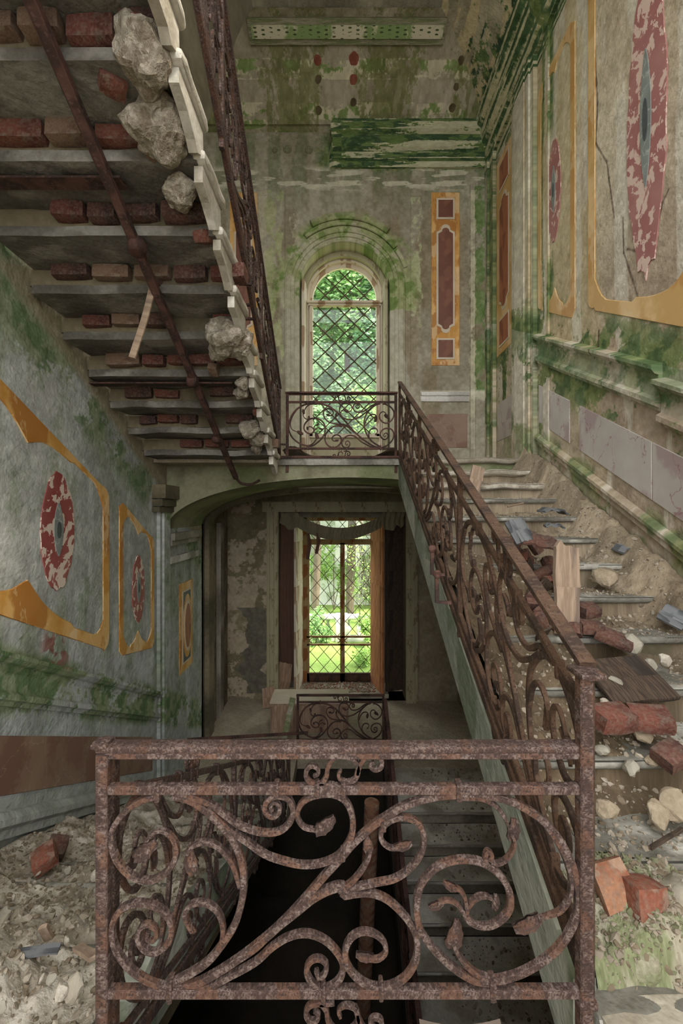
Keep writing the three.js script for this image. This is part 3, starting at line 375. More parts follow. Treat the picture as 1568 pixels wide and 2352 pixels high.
// --- coved ceiling: sloping cove on three sides, flat field above, left open, unseen, over the near landing for sky light
const RC = [-2.2, 2.4, 0, 1.0];
const coveFn = (a, t) => {
  let c = mix3([142, 132, 110], [164, 154, 132], ss(0.3, 0.7, n1(a * 0.4, t * 0.5)));
  const band = ss(0.45, 0.55, n2(a * 0.5, t * 3.4) + fz(a, t * 2)); if (t < 0.26 || (t > 0.42 && t < 0.56)) c = mix3(c, mix3([206, 196, 168], [112, 136, 72], ss(0.5, 0.66, n1(a * 1.6, t * 2) + fz(a, t))), 0.8 * band);
  c = mix3(c, [104, 108, 62], 0.7 * ss(0.56, 0.72, n1(a * 0.7 + 0.27, t * 0.3) + fz(a, t)));
  c = mix3(c, [176, 164, 146], 0.7 * ss(0.55, 0.65, n2(a * 2.6, t * 0.5)) * ss(0.6, 0.2, t) * ss(0.5, 1.2, a));
  for (const [x, y, r, k] of [[-1.8, 0.3, .03, 0], [-0.35, 0.55, .05, 1], [-0.35, 0.42, .045, 0], [-0.35, 0.2, .045, 0], [0.18, 0.56, .065, 1], [0.18, 0.42, .055, 1], [0.18, 0.26, .045, 0], [1.75, 0.55, .045, 0], [1.72, 0.37, .04, 0], [1.7, 0.22, .045, 0], [-1.75, 0.5, .035, 0]]) if (Math.hypot(a - x, (t - y) * 1.4) < r * (0.85 + 0.4 * n3t(a, t))) c = k ? [128, 72, 54] : [84, 72, 48];
  return speck(c, a, t, 30);
};
M.coveB = wallMat(RC, 1000, 320, coveFn);
const coveRFn = (D, t) => {
  let c = mix3([158, 148, 124], [182, 172, 146], ss(0.3, 0.7, n1(D * 0.4, t))); const s = n2(D * 0.35, t * 2.6), g = n3t(D * 0.9, t * 1.5);
  c = mix3(c, [208, 190, 150], 0.8 * ss(0.5, 0.6, s));
  let m = ss(0.42, 0.6, fz(D, t) + g * 0.5 + n1(D * 0.9, t * 1.4) * 0.5 + (t < 0.45 ? 0.04 : -0.09) - (Math.abs(t - 0.3) < 0.05 ? 0.12 : 0)); if (t > 0.62) m *= 0.15;
  c = mix3(c, mix3([88, 112, 62], [48, 74, 50], ss(0.45, 0.6, n2(D * 2, t * 3))), m * 0.95);
  return speck(c, D, t, 30);
};
M.coveR = wallMat([2.3, 6.7, 0, 1.0], 1000, 320, coveRFn);
const CV = [[0, 6.04], [0.06, 6.08], [0.1, 6.08], [0.35, 6.37], [0.52, 6.56], [0.54, 6.6], [0.69, 6.72], [0.8, 6.78], [0.915, 6.81], [1.0, 6.82]];
function cove(side) { // side: 0 back, 1 right, -1 left
  const pos = [], uv = [], idx = [], n = 24;
  CV.forEach(([t, h], i) => { for (let k = 0; k <= n; k++) { const u = k / n; let x, D, a;
    if (side === 0) { x = mixn(XL + t, XR - t, u); D = DB - t; a = x; } else { D = mixn(0.6, DB - t, u); x = side > 0 ? XR - t : XL + t; a = D; }
    pos.push(x, EY + h, -D); uv.push(side === 0 ? (a - RC[0]) / 4.6 : (a - 2.3) / 4.4, t); } });
  for (let i = 0; i < CV.length - 1; i++) for (let k = 0; k < n; k++) { const a = i * (n + 1) + k, b = a + n + 1; idx.push(a, a + 1, b, b, a + 1, b + 1); }
  const g = new THREE.BufferGeometry(); g.setAttribute('position', new THREE.Float32BufferAttribute(pos, 3)); g.setAttribute('uv', new THREE.Float32BufferAttribute(uv, 2)); g.setIndex(idx); g.computeVertexNormals(); return toCreasedNormals(g, 0.35);
}
const ceiling = struct('ceiling', bD(XL - 0.4, XR + 0.4, 6.83, 7.2, 0.6, DB + 0.4), M.plaster);
mesh('cove', cove(0), M.coveB, ceiling); mesh('cove', cove(1), M.coveR, ceiling); mesh('cove', cove(-1), M.plaster, ceiling);
for (const [x0, x1, o, m] of [[-1.3, 1.45, 0.03, 0], [-1.26, 1.42, 0.055, 1]]) { // stucco strip along the cove's top, green rims round a pricked cream field
  const mat = m ? new THREE.MeshStandardMaterial({ roughness: 0.9, map: tex(1024, 64, (u, v) => { const x = u * 2.7; let c = mix3([204, 196, 170], [132, 152, 98], ss(0.46, 0.7, n1(x * 0.9, v * 0.1) + fz(x, v * 0.1))); const gx = (x * 9) % 1 - 0.5, gy = (v * 3 + (Math.floor(x * 9) % 2) * 0.5) % 1 - 0.5; if (gx * gx + gy * gy < 0.05 && n2(x * 2, v) > 0.42) c = [74, 84, 50]; return c; }, { rep: [1, 1] }) }) : M.moss;
  const g = new THREE.BoxGeometry(x1 - x0, m ? 0.13 : 0.26, 0.05); g.rotateX(1.15); g.translate((x0 + x1) / 2, EY + 6.765 - o * 0.7, -(DB - 0.78) + o * 0.35); mesh('stucco_strip', g, mat, ceiling);
}

// --- upper landing on its basket vault, seen from below
const vcx = (XL + XR) / 2, va = (XR - XL) / 2, vb = 0.65, vh = -0.214;
{
  const s = new THREE.Shape(); s.moveTo(XL - 0.02, vh); s.lineTo(XL - 0.02, hU - 0.06); s.lineTo(XR + 0.02, hU - 0.06); s.lineTo(XR + 0.02, vh); s.lineTo(XR, vh); s.absellipse(vcx, vh, va, vb, 0, Math.PI, false, 0); s.closePath();
  const g = new THREE.ExtrudeGeometry(s, { depth: 1.3, bevelEnabled: false, curveSegments: 64 }); g.translate(0, EY, -6.57);
  const vm = tiled(1.6, (u, v) => { let k = mix3([112, 108, 84], [142, 140, 112], ss(0.3, 0.7, n1(u, v))); k = mix3(k, [118, 130, 84], 0.5 * ss(0.5, 0.68, n2(u, v))); return k.map((x) => x + 20 * (n3t(u * 3, v * 3) - 0.5)); }, { bump: 0.008 });
  struct('wall_vault', g, vm);
  // second rib behind, slightly lower
  const rib = (dx, db, D0, D1) => { const q = new THREE.Shape(); q.moveTo(XL - 0.05, hG); q.lineTo(XL - 0.05, hU - 0.1); q.lineTo(XR + 0.05, hU - 0.1); q.lineTo(XR + 0.05, hG); q.lineTo(XR - dx, hG); q.lineTo(XR - dx, vh + 0.02); q.absellipse(vcx, vh + 0.02, va - dx, vb - db, 0, Math.PI, false, 0); q.lineTo(XL + dx, hG); q.closePath(); const e = new THREE.ExtrudeGeometry(q, { depth: D1 - D0, bevelEnabled: false, curveSegments: 64 }); e.translate(0, EY, -D1); return tri(e); };
  struct('trim_1', rib(0.0, 0.04, 6.58, 6.72), M.plasterDark); struct('trim_2', rib(0.075, 0.11, 6.72, 6.98), M.plasterDark); struct('trim_3', rib(0.03, 0.06, 6.98, 7.1), M.plasterDark);
}
const fl2 = struct('floor_2', [bD(XL, XR, hU - 0.06, hU, 5.3, DB + 0.02), bD(XL, -0.78, hU - 0.1, hU, 4.9, 5.3)], M.dirt);
mesh('stone_edge', chunk(1.62, 0.09, 0.12, { amp: 0.006, seg: 12, seed: 4 }).translate(0.03, EY + hU - 0.05, -5.28), M.slab, fl2);
mesh('iron_edge', rod([-0.8, EY + hU + 0.005, -5.21], [0.84, EY + hU + 0.005, -5.21], 0.03, 0.03), M.rustDark, fl2);

// --- garden room behind the vault
const roomM = wallMat([6.9, 8.4, -3.8, 0.6], 256, 700, (D, h) => { let c = mix3([122, 112, 90], [150, 138, 114], n1(D * 0.7, h * 0.4)); return speck(mix3(c, [92, 84, 64], 0.6 * ss(0.5, 0.65, n2(D, h * 0.4))), D, h); });
struct('wall_room_left', wuv(bD(XL - 0.4, XL - 0.06, hG - 0.1, 0.6, 6.6, 8.75), [6.9, 8.4, -3.8, 0.6]), roomM);
struct('wall_room_right', wuv(bD(XR - 0.05, XR + 0.35, hG - 0.1, 0.6, 6.6, 8.75), [6.9, 8.4, -3.8, 0.6]), roomM);
struct('wall_strip_left', bD(XL - 0.06, XL + 0.02, hG, -0.2, 7.55, 7.75), M.plaster);
const dM = wallMat([-2.3, 2.4, -3.8, 0.5], 800, 760, (X, h) => {
  let c = mix3([122, 113, 86], [140, 130, 102], ss(0.3, 0.7, n1(X * 0.5, h * 0.4))); const n = n1(X * 1.1, h * 1.1), q = n3t(X * 0.5, h * 0.5);
  if (X < -1.4) { c = mix3(c, [176, 160, 136], ss(0.46, 0.56, n * 0.6 + q * 0.4 + 0.7 * fz(X, h) - 0.18 * ss(-1.2, -0.4, h) + 0.12 * ss(-3.4, -2.2, h))); const e = (X + 1.9) + 0.35 * (n1(0.3, h * 0.8) - 0.5); if (h < -1.9 && h > -3.6 && e > -0.06 && e < 0.42) c = mix3([104, 98, 84], [118, 112, 98], q); }
  else if (X > 1.3) c = mix3([150, 138, 114], [168, 156, 132], n);
  return speck(c, X, h, 26);
});
{
  const s = shapeOf([[XL - 0.4, hG - 0.1], [XR + 0.4, hG - 0.1], [XR + 0.4, 0.6], [XL - 0.4, 0.6]]); const p = new THREE.Path(); [[-1.24, hG], [1.27, hG], [1.27, 0.0], [-1.24, 0.0]].forEach((q, i) => i ? p.lineTo(...q) : p.moveTo(...q)); p.closePath(); s.holes.push(p);
  const g = new THREE.ExtrudeGeometry(s, { depth: 0.45, bevelEnabled: false }); g.translate(0, EY, -8.75); struct('wall_garden', wuv(g, [-2.3, 2.4, -3.8, 0.5], 'x'), dM);
}
struct('ceiling_2', bD(XL - 0.4, XR + 0.4, 0.42, 0.62, 6.6, 9.4), M.plasterDark);
// room floor with the stair opening on the right, sill and threshold
const fl = struct('floor', [bD(XL - 0.3, XR + 0.3, hG - 0.2, hG, 6.43, 9.2), bD(XL, -0.68, hG - 0.2, hG, 5.2, 6.43)], M.dirt);
mesh('door_sill', chunk(1.9, 0.1, 0.95, { amp: 0.006, seg: 8, seed: 9 }).translate(0, EY + hG + 0.05, -8.86), M.stone, fl);
// door architrave
const tr = struct('trim_4', [bD(-1.47, -1.24, hG, 0.08, 8.2, 8.31), bD(1.27, 1.5, hG, 0.08, 8.2, 8.31), bD(-1.55, 1.58, 0.0, 0.2, 8.16, 8.31)], M.woodPaint);
for (const x of [-1.42, -1.34, -1.27, 1.3, 1.37, 1.45]) mesh('fillet', bD(x - 0.015, x + 0.015, hG, 0.06, 8.17, 8.21), M.woodPaint, tr);

// --- the rest of the stairwell, mostly out of view: near landing, rear wall with an unseen tall opening shaped to let in sky light, cellar
struct('floor_3', [bD(XL, XR, hL - 0.25, hL, -1.9, 1.14), bD(XL, -0.72, hL - 0.25, hL, 1.14, 1.6)], M.dirt);
{
  const s = shapeOf([[XL - 0.4, hB], [XR + 0.4, hB], [XR + 0.4, 7.2], [XL - 0.4, 7.2]]); const p = new THREE.Path(); [[-2.0, -0.9], [2.15, -0.9], [2.15, 6.6], [-2.0, 6.6]].forEach((q, i) => i ? p.lineTo(...q) : p.moveTo(...q)); p.closePath(); s.holes.push(p);
  const g = new THREE.ExtrudeGeometry(s, { depth: 0.35, bevelEnabled: false }); g.translate(0, EY, 1.9); struct('wall_rear', tri(g), M.plaster);
}
struct('floor_6', bD(XL, -0.74, 2.7, 2.95, -1.9, 0.62), M.plaster);  // unseen landing slab at the head of the flight, added to shade the left
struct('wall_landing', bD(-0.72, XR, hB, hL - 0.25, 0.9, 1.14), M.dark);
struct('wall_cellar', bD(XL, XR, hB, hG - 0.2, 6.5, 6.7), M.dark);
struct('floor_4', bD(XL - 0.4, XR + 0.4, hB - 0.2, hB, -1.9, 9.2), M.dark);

// ---------------------------------------------------------------- stair flights
// tread slab with a rounded nosing: o = +1 nosing faces the camera, -1 away from it; x0..x1, nosing at depth D, top at h
function tread(x0, x1, D, h, o, th = 0.05, go = GO, over = 0.03, wob = 0.004, seed = 1) {
  const s = new THREE.Shape(), r = th / 2; s.moveTo(go, 0); s.lineTo(-over + r, 0); s.absarc(-over + r, -r, r, Math.PI / 2, Math.PI * 1.5, false); s.lineTo(go, -th); s.closePath();
  const g = new THREE.ExtrudeGeometry(s, { depth: x1 - x0, bevelEnabled: false, steps: 14, curveSegments: 5 }), p = g.attributes.position;
  for (let i = 0; i < p.count; i++) { const a = p.getX(i), y = p.getY(i), x = x0 + p.getZ(i); const w = wob * 2 * (vn(x * 5 + seed * 3.3, a * 6, seed) - 0.5); p.setXYZ(i, x, EY + h + y + w, -(D + o * a) + w * o); }
  g.computeVertexNormals(); return tri(toCreasedNormals(g, 0.6));
}
function sideProfile(pts, x0, x1) { const g = new THREE.ExtrudeGeometry(shapeOf(pts), { depth: x1 - x0, bevelEnabled: false }); g.applyMatrix4(M4().set(0, 0, 1, x0, 0, 1, 0, EY, -1, 0, 0, 0, 0, 0, 0, 1)); return tri(g); }

// right flight: twelve steps from the near landing up to the upper landing
const ND = (k) => F * 1.4 * (0.003922 - 0.0002486 * k), NH = (k) => 0.68 - RISE * k;
const FR = thing('staircase', 'rubble-strewn right-hand stone flight climbing to the arched window landing', 'staircase');
for (let k = 0; k <= 12; k++) {
  const rough = k < 3;
  mesh('tread', rough ? tread(0.78, XR - 0.02, ND(k) - 0.02, NH(k), 1, 0.075, GO, 0.045, 0.016, k + 2) : tread(0.76, XR - 0.02, ND(k), NH(k), 1, 0.05, GO, 0.03, 0.004, k + 2), rough ? M.debrisPale : M.slab, FR);
  mesh('riser', chunk(XR - 0.8, RISE - 0.04, 0.08, { amp: 0.008, seg: 14, r: 0.008, seed: k + 30, freq: 6 }).translate((XR + 0.78) / 2, EY + NH(k) - 0.05 - (RISE - 0.05) / 2, -(ND(k) + 0.05)), rough ? M.debris : M.plasterDark, FR);
}
{ const pts = []; for (let k = 0; k <= 12; k++) pts.push([ND(k) + 0.04, NH(k) - 0.05], [ND(k) + 0.04, NH(k) - 0.05 - RISE]); const a = pts[pts.length - 1]; pts.push([a[0], a[1] - 0.1], [ND(0) + 0.2, NH(0) - 0.36], [ND(0) + 0.2, NH(0) - 0.05]);
  mesh('stair_body', sideProfile(pts, 0.78, XR), M.plasterDark, FR);
  mesh('string', sideProfile([[1.3, NH(12) + 0.04], [ND(0) + 0.05, NH(0) + 0.02], [ND(0) + 0.05, NH(0) - 0.32], [1.3, NH(12) - 0.3]], 0.72, 0.79), M.string, FR);
}
// lower right flight: from the garden landing down towards the cellar, under the other
const LD = (k) => 6.43 - GO * k, LH = (k) => hG - RISE * k;
const FD = thing('staircase', 'worn lower stone flight dropping from the garden room into the dark well', 'staircase');
for (let k = 0; k <= 12; k++) { mesh('tread', tread(0.72, XR, LD(k), LH(k), 1, 0.055, GO, 0.035, 0.02, k + 60), k < 9 ? M.lime : M.stone, FD); mesh('riser', bD(0.74, XR, LH(k) - RISE, LH(k) - 0.03, LD(k) + 0.01, LD(k) + 0.08), M.plaster, FD); }  // upper treads paler: the daylight on them is put into the colour
mesh('string', sideProfile([[LD(12), LH(12) + 0.02], [LD(0) + 0.1, LH(0) + 0.02], [LD(0) + 0.1, LH(0) - 0.3], [LD(12), LH(12) - 0.3]], 0.64, 0.73), M.dark, FD);
// lower left flight: from the near landing down to the garden landing
const QR = (3.75 - 1.67) / 12, QD = (j) => 1.6 + GO * j, QH = (j) => hL - QR * j;
const FL = thing('staircase', 'left-hand flight buried in plaster rubble going down to the garden room', 'staircase');
for (let j = 0; j <= 11; j++) { mesh('tread', tread(XL + 0.02, -0.74, QD(j), QH(j), -1, 0.05, GO, 0.03, 0.006, j + 90), M.slab, FL); mesh('riser', bD(XL + 0.02, -0.74, QH(j) - QR, QH(j) - 0.03, QD(j) - 0.06, QD(j) - 0.01), M.plasterDark, FL); }
{ const pts = []; for (let j = 0; j <= 11; j++) pts.push([QD(j) - 0.02, QH(j) - 0.04], [QD(j) - 0.02, QH(j) - QR - 0.02]); pts.push([QD(11) + 0.1, QH(12) - 0.2], [QD(0) - GO, QH(0) - 0.3], [QD(0) - GO, QH(0) - 0.04]); mesh('stair_body', sideProfile(pts, XL, -0.76), M.plasterDark, FL);
  mesh('string', sideProfile([[1.12, hL + 0.03], [1.6, hL + 0.03], [QD(11.6), QH(11.6) + 0.04], [QD(11.6), QH(11.6) - 0.28], [1.12, QH(-1.5) - 0.3]], -0.77, -0.7), M.string, FL); }

// upper left flight: from the upper landing up towards the camera; seen from below, bricks in the risers
const UD = (j) => 4.92 - GO * j, UH = (j) => hU + RISE * j;
const FU = thing('staircase', 'broken upper flight seen from below with brick risers and bare stone slabs', 'staircase');
const brickGeos = Array.from({ length: 6 }, (_, i) => chunk(0.24, 0.1, 0.11, { amp: 0.008, r: 0.014, seed: i + 1, seg: 3, freq: 12 }));
for (let j = 0; j <= 13; j++) {
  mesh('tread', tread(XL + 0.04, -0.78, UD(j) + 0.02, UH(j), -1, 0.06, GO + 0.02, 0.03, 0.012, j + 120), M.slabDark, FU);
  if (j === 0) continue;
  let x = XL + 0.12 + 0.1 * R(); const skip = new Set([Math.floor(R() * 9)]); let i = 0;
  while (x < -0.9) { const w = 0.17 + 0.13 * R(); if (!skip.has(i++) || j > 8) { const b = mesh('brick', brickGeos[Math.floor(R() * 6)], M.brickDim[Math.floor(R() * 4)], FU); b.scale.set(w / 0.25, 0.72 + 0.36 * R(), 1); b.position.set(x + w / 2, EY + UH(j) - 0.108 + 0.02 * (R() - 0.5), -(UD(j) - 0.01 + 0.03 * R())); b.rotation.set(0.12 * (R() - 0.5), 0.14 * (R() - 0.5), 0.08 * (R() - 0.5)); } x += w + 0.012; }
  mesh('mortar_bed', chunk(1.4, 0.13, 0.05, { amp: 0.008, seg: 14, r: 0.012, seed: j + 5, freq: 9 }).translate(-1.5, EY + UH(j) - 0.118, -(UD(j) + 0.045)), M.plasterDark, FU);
}
// white moulded ends of the treads along the well, and the plaster string under them
for (let j = 0; j <= 13; j++) {
  const D = UD(j), h = UH(j);
    mesh('tread_end', chunk(0.085, 0.066, GO + 0.07, { r: 0.032, amp: 0.004, seg: 8, seed: j + 7 }).translate(-0.765, EY + h - 0.028, -(D - GO / 2 + 0.02)), M.lime, FU);
  mesh('string', sideProfile([[D + 0.02, h - 0.07], [D - GO + 0.02, h - 0.07], [D - GO + 0.02, h - 0.13 - 0.03 * R()], [D - GO * 0.6, h - 0.16 - 0.04 * R()], [D - GO * 0.3, h - 0.2 - 0.04 * R()], [D - 0.06, h - RISE - 0.05 - 0.03 * R()], [D + 0.03, h - RISE - 0.01]], -0.8, -0.752), M.lime, FU);
}
// ragged lumps of mortar hanging at the open edge
const lump = (px, py, D, r, m, sy = 1, name = 'mortar_lump') => { D = (0.25 + 2.858) / ((1176 - py) / F + SL) + 0.02; const k = [...at(px, py, D)]; const o = mesh(name, name === 'mortar_lump' ? stoneGeo(r, px * 0.37 + py, sy, 5) : chunk(r * 2.2, r * 1.3, r * 1.5, { amp: r * 0.2, r: r * 0.25, seed: px }), m, FU); o.position.set(...k); o.rotation.set(R() * 3, R() * 3, R()); return o; };
for (const [px, py, D, r] of [[335, 130, 2.16, 0.13], [370, 290, 2.45, 0.14], [345, 320, 2.5, 0.07], [415, 435, 2.85, 0.09], [318, 110, 2.15, 0.06], [525, 770, 3.8, 0.14], [505, 800, 3.85, 0.1], [545, 790, 3.8, 0.12], [555, 900, 4.2, 0.07], [575, 985, 4.7, 0.1], [590, 1005, 4.8, 0.09], [590, 1030, 4.9, 0.06], [560, 880, 4.1, 0.06]]) lump(px, py, D, r, M.lump, 0.9);
for (const [px, py, D, r, b] of [[320, 70, 2.1, 0.045, 0], [258, 195, 2.28, 0.06, 0], [470, 545, 3.1, 0.06, 0], [556, 905, 4.25, 0.035, 0], [590, 945, 4.55, 0.04, 0], [352, 352, 2.6, 0.04, 2], [436, 440, 2.85, 0.025, 2], [490, 850, 4.05, 0.05, 2]]) lump(px, py, D, r, M.brickDim[b], 0.8, 'brick_piece');
// rusted tie bar running up under the flight, and iron cross beams
const soff = (D) => 0.28 + SL * (5.27 - D) - 0.05;
{ const t = thing('tie_bar', 'long rusted iron bar running along the underside of the broken flight', 'bar');
  mesh('bar', rod([-1.3, EY + soff(1.5), -1.5], [-1.25, EY + soff(4.95), -4.95], 0.05, 0.055), M.rustDark, t);
  for (const D of [2.62, 3.6, 4.3]) mesh('coupling', chunk(0.1, 0.1, 0.12, { amp: 0.014, seed: D * 10, r: 0.04 }).translate(-1.28, EY + soff(D) - 0.005, -D), M.rustDark, t);
  mesh('hook', tube([[-1.25, EY + soff(4.95), -4.95], [-1.2, EY + soff(4.95) - 0.06, -5.0], [-1.08, EY + soff(4.95) - 0.07, -5.02], [-0.98, EY + soff(4.95) - 0.02, -5.02]], 0.018), M.rustDark, t); }
for (const [j, x1, l] of [[7.7, -1.22, 'dark rusted iron beam crossing under the fourth slab of the broken flight'], [3.7, -0.95, 'smaller rusted iron beam deep under the broken flight near the wall'], [9.8, -0.8, 'rusted iron beam at the top edge of the picture above the mortar lumps']]) {
  const D = 4.92 - GO * j, h = UH(j) - 0.2, t = thing('iron_beam', l, 'beam'); mesh('web', rod([XL, EY + h + 0.03, -D], [x1, EY + h + 0.03, -D], 0.016, 0.1), M.rustDark, t);
  for (const y of [-0.02, 0.08]) mesh('flange', rod([XL, EY + h + y, -D], [x1, EY + h + y, -D], 0.014, 0.014).scale(1, 1, 1), M.rustDark, t);
  mesh('flange', bD(XL, x1, h - 0.03, h - 0.018, D - 0.045, D + 0.045), M.rustDark, t); }
{ const t = thing('wooden_lath', 'splintered pale lath dangling from the tie bar under the broken flight', 'lath'); const a = at(352, 652, 2.92), b = at(333, 730, 2.86), c = at(303, 822, 2.82); mesh('strip', bar([a, b, c], 0.045, 0.016, { steps: 10 }), M.woodPale, t); mesh('knot', stoneGeo(0.04, 3, 1, 2).translate(...at(360, 645, 2.93)), M.rustDark, t); }

// ---------------------------------------------------------------- wrought-iron railings
// scrolls of one panel, drawn in the panel's own plane (metres; 0,0 = middle of the bottom bar)
const PS = 793.4, PA = (cx, cy) => [((220 + 0.37 * cx) - 790) / PS, -((1680 + 0.37 * cy) - 2276) / PS], PBx = (cx, cy) => [((780 + 0.3827 * cx) - 790) / PS, -((1680 + 0.3827 * cy) - 2276) / PS];
const SCR = [];   // [name, points, width, taper, endWidth]
const A_ = (...p) => p.map(([x, y]) => PA(x, y)), B_ = (...p) => p.map(([x, y]) => PBx(x, y));
const scr = (pts, w = 0.02, taper = 0, e = 1) => SCR.push(['scroll', pts, w, taper, e]);
scr(A_([390, 395], [280, 430], [180, 500], [110, 600], [100, 690], [130, 790], [210, 885], [320, 925], [420, 885], [490, 800], [500, 715], [465, 645], [400, 612], [345, 640], [310, 690]), 0.019, 0.3, 0.6);
scr(A_([480, 392], [600, 430], [700, 500], [800, 600], [870, 700], [910, 820], [920, 950], [900, 1080], [860, 1200], [790, 1310], [700, 1420], [600, 1490], [500, 1545], [462, 1570]), 0.022);
scr(A_([450, 1585], [330, 1545], [220, 1470], [140, 1370], [105, 1260], [115, 1170], [170, 1090], [260, 1060], [360, 1075], [440, 1130], [475, 1210], [460, 1290], [410, 1345], [350, 1365], [295, 1335], [265, 1280], [275, 1220], [320, 1190], [370, 1215], [380, 1262], [350, 1295], [322, 1275], [328, 1245]), 0.019, 0.3, 0.7);
scr(A_([760, 1360], [785, 1290], [790, 1210], [760, 1120], [700, 1070], [630, 1060], [575, 1085], [553, 1130], [565, 1180], [600, 1240]), 0.016, 0.3, 0.7);
scr(A_([897, 960], [880, 900], [850, 820], [800, 750], [740, 700], [660, 685], [600, 710], [570, 760]), 0.016, 0.2, 0.7);
scr(A_([520, 390], [620, 408], [720, 450], [800, 510], [880, 570], [960, 605], [1060, 625], [1150, 610], [1210, 550], [1225, 480], [1195, 415], [1130, 395], [1070, 420], [1050, 470], [1065, 510], [1105, 525], [1140, 495], [1138, 455], [1105, 435], [1085, 462], [1098, 488]), 0.018, 0.3, 0.7);
scr(A_([690, 470], [760, 540], [850, 620], [950, 690], [1050, 760], [1160, 800], [1280, 825], [1400, 815], [1500, 770], [1560, 700], [1592, 620], [1590, 520], [1550, 430], [1480, 390], [1400, 388], [1320, 410], [1265, 460], [1252, 530], [1290, 590], [1360, 608]), 0.019, 0.2, 0.7);
scr([...A_([490, 1582], [620, 1560], [740, 1500], [880, 1410], [1000, 1320], [1150, 1190], [1300, 1030], [1420, 890], [1530, 770]), ...B_([60, 690], [110, 640], [200, 560], [290, 500], [370, 450], [480, 410], [600, 384], [700, 378], [800, 380], [920, 388], [1020, 415], [1130, 470], [1230, 545], [1320, 650], [1390, 790], [1425, 930], [1425, 1060], [1390, 1170], [1320, 1280], [1220, 1370], [1100, 1440], [1000, 1475], [905, 1492])], 0.023);
scr(B_([905, 1500], [820, 1490], [720, 1440], [610, 1350], [530, 1260], [480, 1180], [460, 1080], [465, 980], [500, 890], [580, 810], [680, 770], [780, 765], [860, 785], [930, 830], [990, 900], [1020, 980], [1015, 1060], [970, 1120], [900, 1160], [830, 1160], [770, 1130], [740, 1080], [700, 1030], [640, 1008], [590, 1025]), 0.021, 0.25, 0.55);
scr(B_([790, 1140], [760, 1080], [790, 1020], [850, 985], [910, 1000], [940, 1050]), 0.013, 0.5, 0.6);
scr(B_([757, 1060], [748, 990], [710, 942], [672, 938]), 0.013, 0.5, 0.8);
scr(B_([720, 392], [860, 402], [940, 450], [990, 520], [1012, 575]), 0.014, 0.3, 0.7);
scr(B_([1022, 600], [1045, 660], [1030, 720], [990, 770], [940, 790], [905, 775]), 0.011);
scr(B_([885, 800], [870, 750], [885, 715], [910, 735], [895, 770]), 0.014);
scr(B_([1230, 560], [1310, 680], [1360, 790], [1385, 900], [1370, 1000], [1320, 1070], [1250, 1100], [1190, 1118]), 0.014, 0.3, 0.7);
scr(B_([895, 1478], [820, 1450], [750, 1390], [705, 1325], [682, 1275]), 0.016, 0.4, 0.8);
scr(A_([530, 1600], [700, 1575], [850, 1505], [1000, 1420], [1100, 1330], [1200, 1270], [1310, 1250], [1420, 1290], [1500, 1370], [1532, 1440], [1520, 1520], [1460, 1578], [1390, 1590], [1330, 1540], [1308, 1470], [1340, 1415], [1390, 1405], [1430, 1440], [1420, 1500], [1385, 1525], [1368, 1480]), 0.019, 0.3, 0.75);
scr([...A_([900, 1400], [1000, 1330], [1100, 1235], [1250, 1115], [1350, 1035], [1450, 982], [1530, 965]), ...B_([20, 978], [90, 968], [180, 965], [270, 995], [350, 1060], [410, 1130], [450, 1200], [465, 1290], [450, 1380], [400, 1460], [330, 1510], [250, 1530], [170, 1515], [90, 1460], [40, 1380], [35, 1300], [70, 1230], [140, 1195], [210, 1210], [265, 1260], [275, 1320], [230, 1360], [170, 1358])], 0.02, 0.2, 0.7);
scr([...A_([1240, 1090], [1350, 1015], [1450, 965], [1530, 950]), ...B_([40, 945], [90, 932], [220, 905], [330, 880], [430, 810], [490, 720], [505, 640], [480, 560], [420, 520], [350, 515], [290, 540], [250, 590], [250, 650], [300, 695], [360, 695])], 0.018, 0.2, 0.7);
scr(B_([-10, 952], [70, 900], [130, 830], [170, 760], [185, 705]), 0.015, 0.4, 0.8);
const CREST = [A_([1480, 330], [1330, 312], [1303, 262], [1330, 213], [1372, 222], [1382, 258], [1352, 278]), [...A_([1395, 330], [1430, 280], [1440, 220], [1480, 160], [1540, 138]), ...B_([20, 145], [65, 155], [103, 195], [110, 240], [90, 285], [30, 300], [-8, 268], [5, 230])], B_([92, 290], [120, 205], [160, 145], [210, 135], [250, 170], [245, 215], [205, 228], [180, 200], [208, 182])];
const LEAVES = [[PA(295, 740), 0.055, 215], [PA(600, 815), 0.05, 280], [PA(605, 1225), 0.02, 300], [PA(1415, 580), 0.05, 35], [PBx(575, 1040), 0.03, 200], [PBx(930, 1030), 0.03, 260], [PBx(665, 925), 0.03, 150], [PBx(1035, 595), 0.045, 260], [PBx(1120, 1145), 0.058, 205], [PBx(680, 1225), 0.06, 75], [PBx(150, 1345), 0.035, 170], [PBx(380, 680), 0.035, 15], [PBx(170, 680), 0.035, 95]];
const COLL = [[PA(390, 372), 0.02, 0.05], [PA(1122, 355), 0.02, 0.045], [PA(1372, 352), 0.018, 0.045], [PBx(20, 335), 0.018, 0.045], [PBx(712, 352), 0.022, 0.055], [PA(467, 1590), 0.022, 0.065], [PA(1410, 1610), 0.018, 0.05], [PBx(245, 1540), 0.018, 0.05], [PBx(912, 1530), 0.024, 0.065], [PA(1532, 757), 0.02, 0.03], [PBx(260, 555), 0.02, 0.03], [PBx(465, 1188), 0.03, 0.022], [PBx(30, 1390), 0.026, 0.02]];
const PW = 1.345, TOPH = (2276 - 1720) / PS, MIDH = (2276 - 1811) / PS;    // clear width, heights of the top and middle bars
